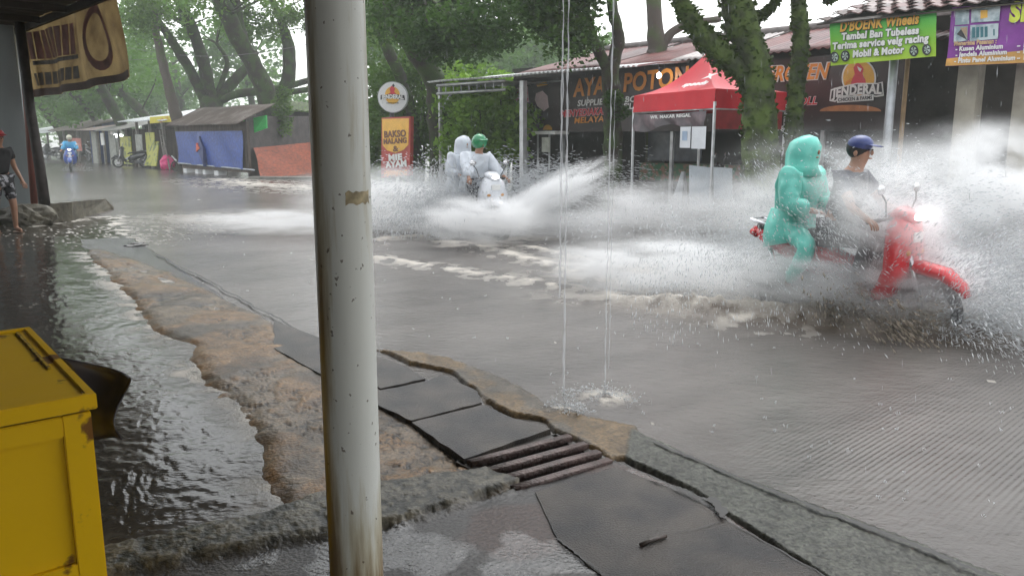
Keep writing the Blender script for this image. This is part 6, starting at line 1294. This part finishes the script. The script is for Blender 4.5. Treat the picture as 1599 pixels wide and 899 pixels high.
# rain pocks on the road
g = np.random.default_rng(5); PP, VV_, LL_, RR_ = [], [], [], []
for _ in range(240):
    px, py = g.uniform(200, 1599), 330 + 520 * g.random() ** 1.5; c = P(px, py)
    if c.x * .731 + c.y * .682 < 3.35: continue
    n = int(g.integers(5, 16)); a = g.random(n) * 6.283; r_ = .003 + .009 * g.random()
    for k in range(n): PP.append((c.x + r_ * math.cos(a[k]), c.y + r_ * math.sin(a[k]), .008 + .012 * g.random())); VV_.append((math.cos(a[k]), math.sin(a[k]), 1.5)); LL_.append(.006 + .008 * g.random()); RR_.append(.0012 + .0015 * g.random())
drops('rain_pocks', np.array(PP), np.array(VV_), np.array(LL_), np.array(RR_), DROP, 'tiny crowns where raindrops strike the flooded road')

def mist(c, r, rot, dens, lab, nscale=2.2, seed=0, lo=.42, power=1.6):
    bm2 = bmesh.new(); bmesh.ops.create_icosphere(bm2, subdivisions=3, radius=1); me = bpy.data.meshes.new('spray_mist'); bm2.to_mesh(me); bm2.free()
    o = bpy.data.objects.new('spray_mist', me); col.objects.link(o); o.location = c; o.scale = r; o.rotation_euler = rot
    m = bpy.data.materials.new('mist'); m.use_nodes = True; t = m.node_tree; t.nodes.clear(); L = t.links
    out = t.nodes.new('ShaderNodeOutputMaterial'); v = t.nodes.new('ShaderNodeVolumePrincipled'); L.new(v.outputs[0], out.inputs['Volume']); v.inputs['Color'].default_value = (.99, .995, 1, 1); v.inputs['Anisotropy'].default_value = .2
    tc = t.nodes.new('ShaderNodeTexCoord'); ln = t.nodes.new('ShaderNodeVectorMath'); ln.operation = 'LENGTH'; L.new(tc.outputs['Object'], ln.inputs[0])
    mp = t.nodes.new('ShaderNodeMapping'); mp.inputs['Location'].default_value = (seed * 3.1, seed, 0); mp.inputs['Scale'].default_value = (1, 1, 1.3); L.new(tc.outputs['Object'], mp.inputs[0])
    n = t.nodes.new('ShaderNodeTexNoise'); n.inputs['Scale'].default_value = nscale; n.inputs['Detail'].default_value = 5; n.inputs['Roughness'].default_value = .6; L.new(mp.outputs[0], n.inputs['Vector'])
    f = t.nodes.new('ShaderNodeMapRange'); f.inputs['From Min'].default_value = 1; f.inputs['From Max'].default_value = 0; f.inputs['To Min'].default_value = 0; f.inputs['To Max'].default_value = 1; L.new(ln.outputs['Value'], f.inputs['Value'])
    pw = t.nodes.new('ShaderNodeMath'); pw.operation = 'POWER'; pw.inputs[1].default_value = power; L.new(f.outputs[0], pw.inputs[0])
    nr_ = t.nodes.new('ShaderNodeMapRange'); nr_.inputs['From Min'].default_value = lo; nr_.inputs['From Max'].default_value = .68; L.new(n.outputs['Fac'], nr_.inputs['Value'])
    a_ = t.nodes.new('ShaderNodeMath'); a_.operation = 'MULTIPLY'; L.new(pw.outputs[0], a_.inputs[0]); L.new(nr_.outputs[0], a_.inputs[1])
    d_ = t.nodes.new('ShaderNodeMath'); d_.operation = 'MULTIPLY'; L.new(a_.outputs[0], d_.inputs[0]); d_.inputs[1].default_value = dens * 3.2; L.new(d_.outputs[0], v.inputs['Density'])
    me.materials.append(m); tag(o, lab, kind='stuff'); return o
for i, (px, py, Y, r, rot, dn, lab) in enumerate([
    (1560, 330, 7.9, (1.35, .8, 1.0), (0, R(12), 0), 9, 'white mist billowing at the right edge beyond the red motorbike'),
    (1510, 455, 6.7, (.80, .45, .42), (0, R(15), 0), 16, 'dense mist round the front wheel of the red motorbike'),
    (1350, 450, 6.55, (1.35, .34, .34), (0, 0, R(-30)), 19, 'low mist along the side of the red motorbike'),
    (1385, 345, 6.35, (.8, .25, .55), (0, R(20), 0), 9, 'mist crossing in front of the driver of the red motorbike'),
    (1215, 430, 7.0, (.9, .4, .34), (0, 0, R(-30)), 11, 'mist hiding the rear wheel of the red motorbike'),
    (1060, 420, 8.2, (1.7, .8, .42), (0, 0, R(-20)), 9, 'mist trailing behind the red motorbike'),
    (1330, 330, 8.4, (1.9, .7, 1.0), (0, 0, R(-20)), 3.5, 'thin mist beyond the two riders of the red motorbike'),
    (640, 325, 13.6, (2.3, 1.2, .75), (0, R(6), 0), 5, 'mist left of the white motorbike'),
    (858, 306, 12.2, (1.25, .42, .32), (0, R(-28), 0), 17, 'jet of white mist to the right of the white motorbike'),
    (752, 343, 11.3, (1.1, .35, .42), (0, 0, 0), 15, 'mist round the front wheel of the white motorbike'),
    (440, 345, 13.0, (1.9, .8, .25), (0, 0, 0), 6, 'low mist giving the white sheen on the road left of the round post'),  # mist added to make a white sheen over the water
    (960, 335, 12.4, (2.2, 1.0, .62), (0, 0, 0), 3.5, 'thin mist low in front of the red tent'),
    (1120, 330, 11.5, (1.8, .8, .7), (0, 0, 0), 2.0, 'faint mist round the foot of the shaggy tree')]):
    mist(D(px, py, Y), r, rot, dn, lab, seed=i)
bm2 = bmesh.new(); bmesh.ops.create_cube(bm2, size=1); me = bpy.data.meshes.new('haze'); bm2.to_mesh(me); bm2.free()
hz = bpy.data.objects.new('haze', me); col.objects.link(hz); hz.location = (0, 150, 11.9); hz.scale = (760, 760, 28.6)
m = bpy.data.materials.new('rain_haze'); m.use_nodes = True; t = m.node_tree; t.nodes.clear(); out = t.nodes.new('ShaderNodeOutputMaterial'); v = t.nodes.new('ShaderNodeVolumePrincipled'); v.inputs['Color'].default_value = (.90, .95, .93, 1); v.inputs['Density'].default_value = .0028
t.links.new(v.outputs[0], out.inputs['Volume']); me.materials.append(m); tag(hz, 'pale rain haze filling the street', kind='stuff')
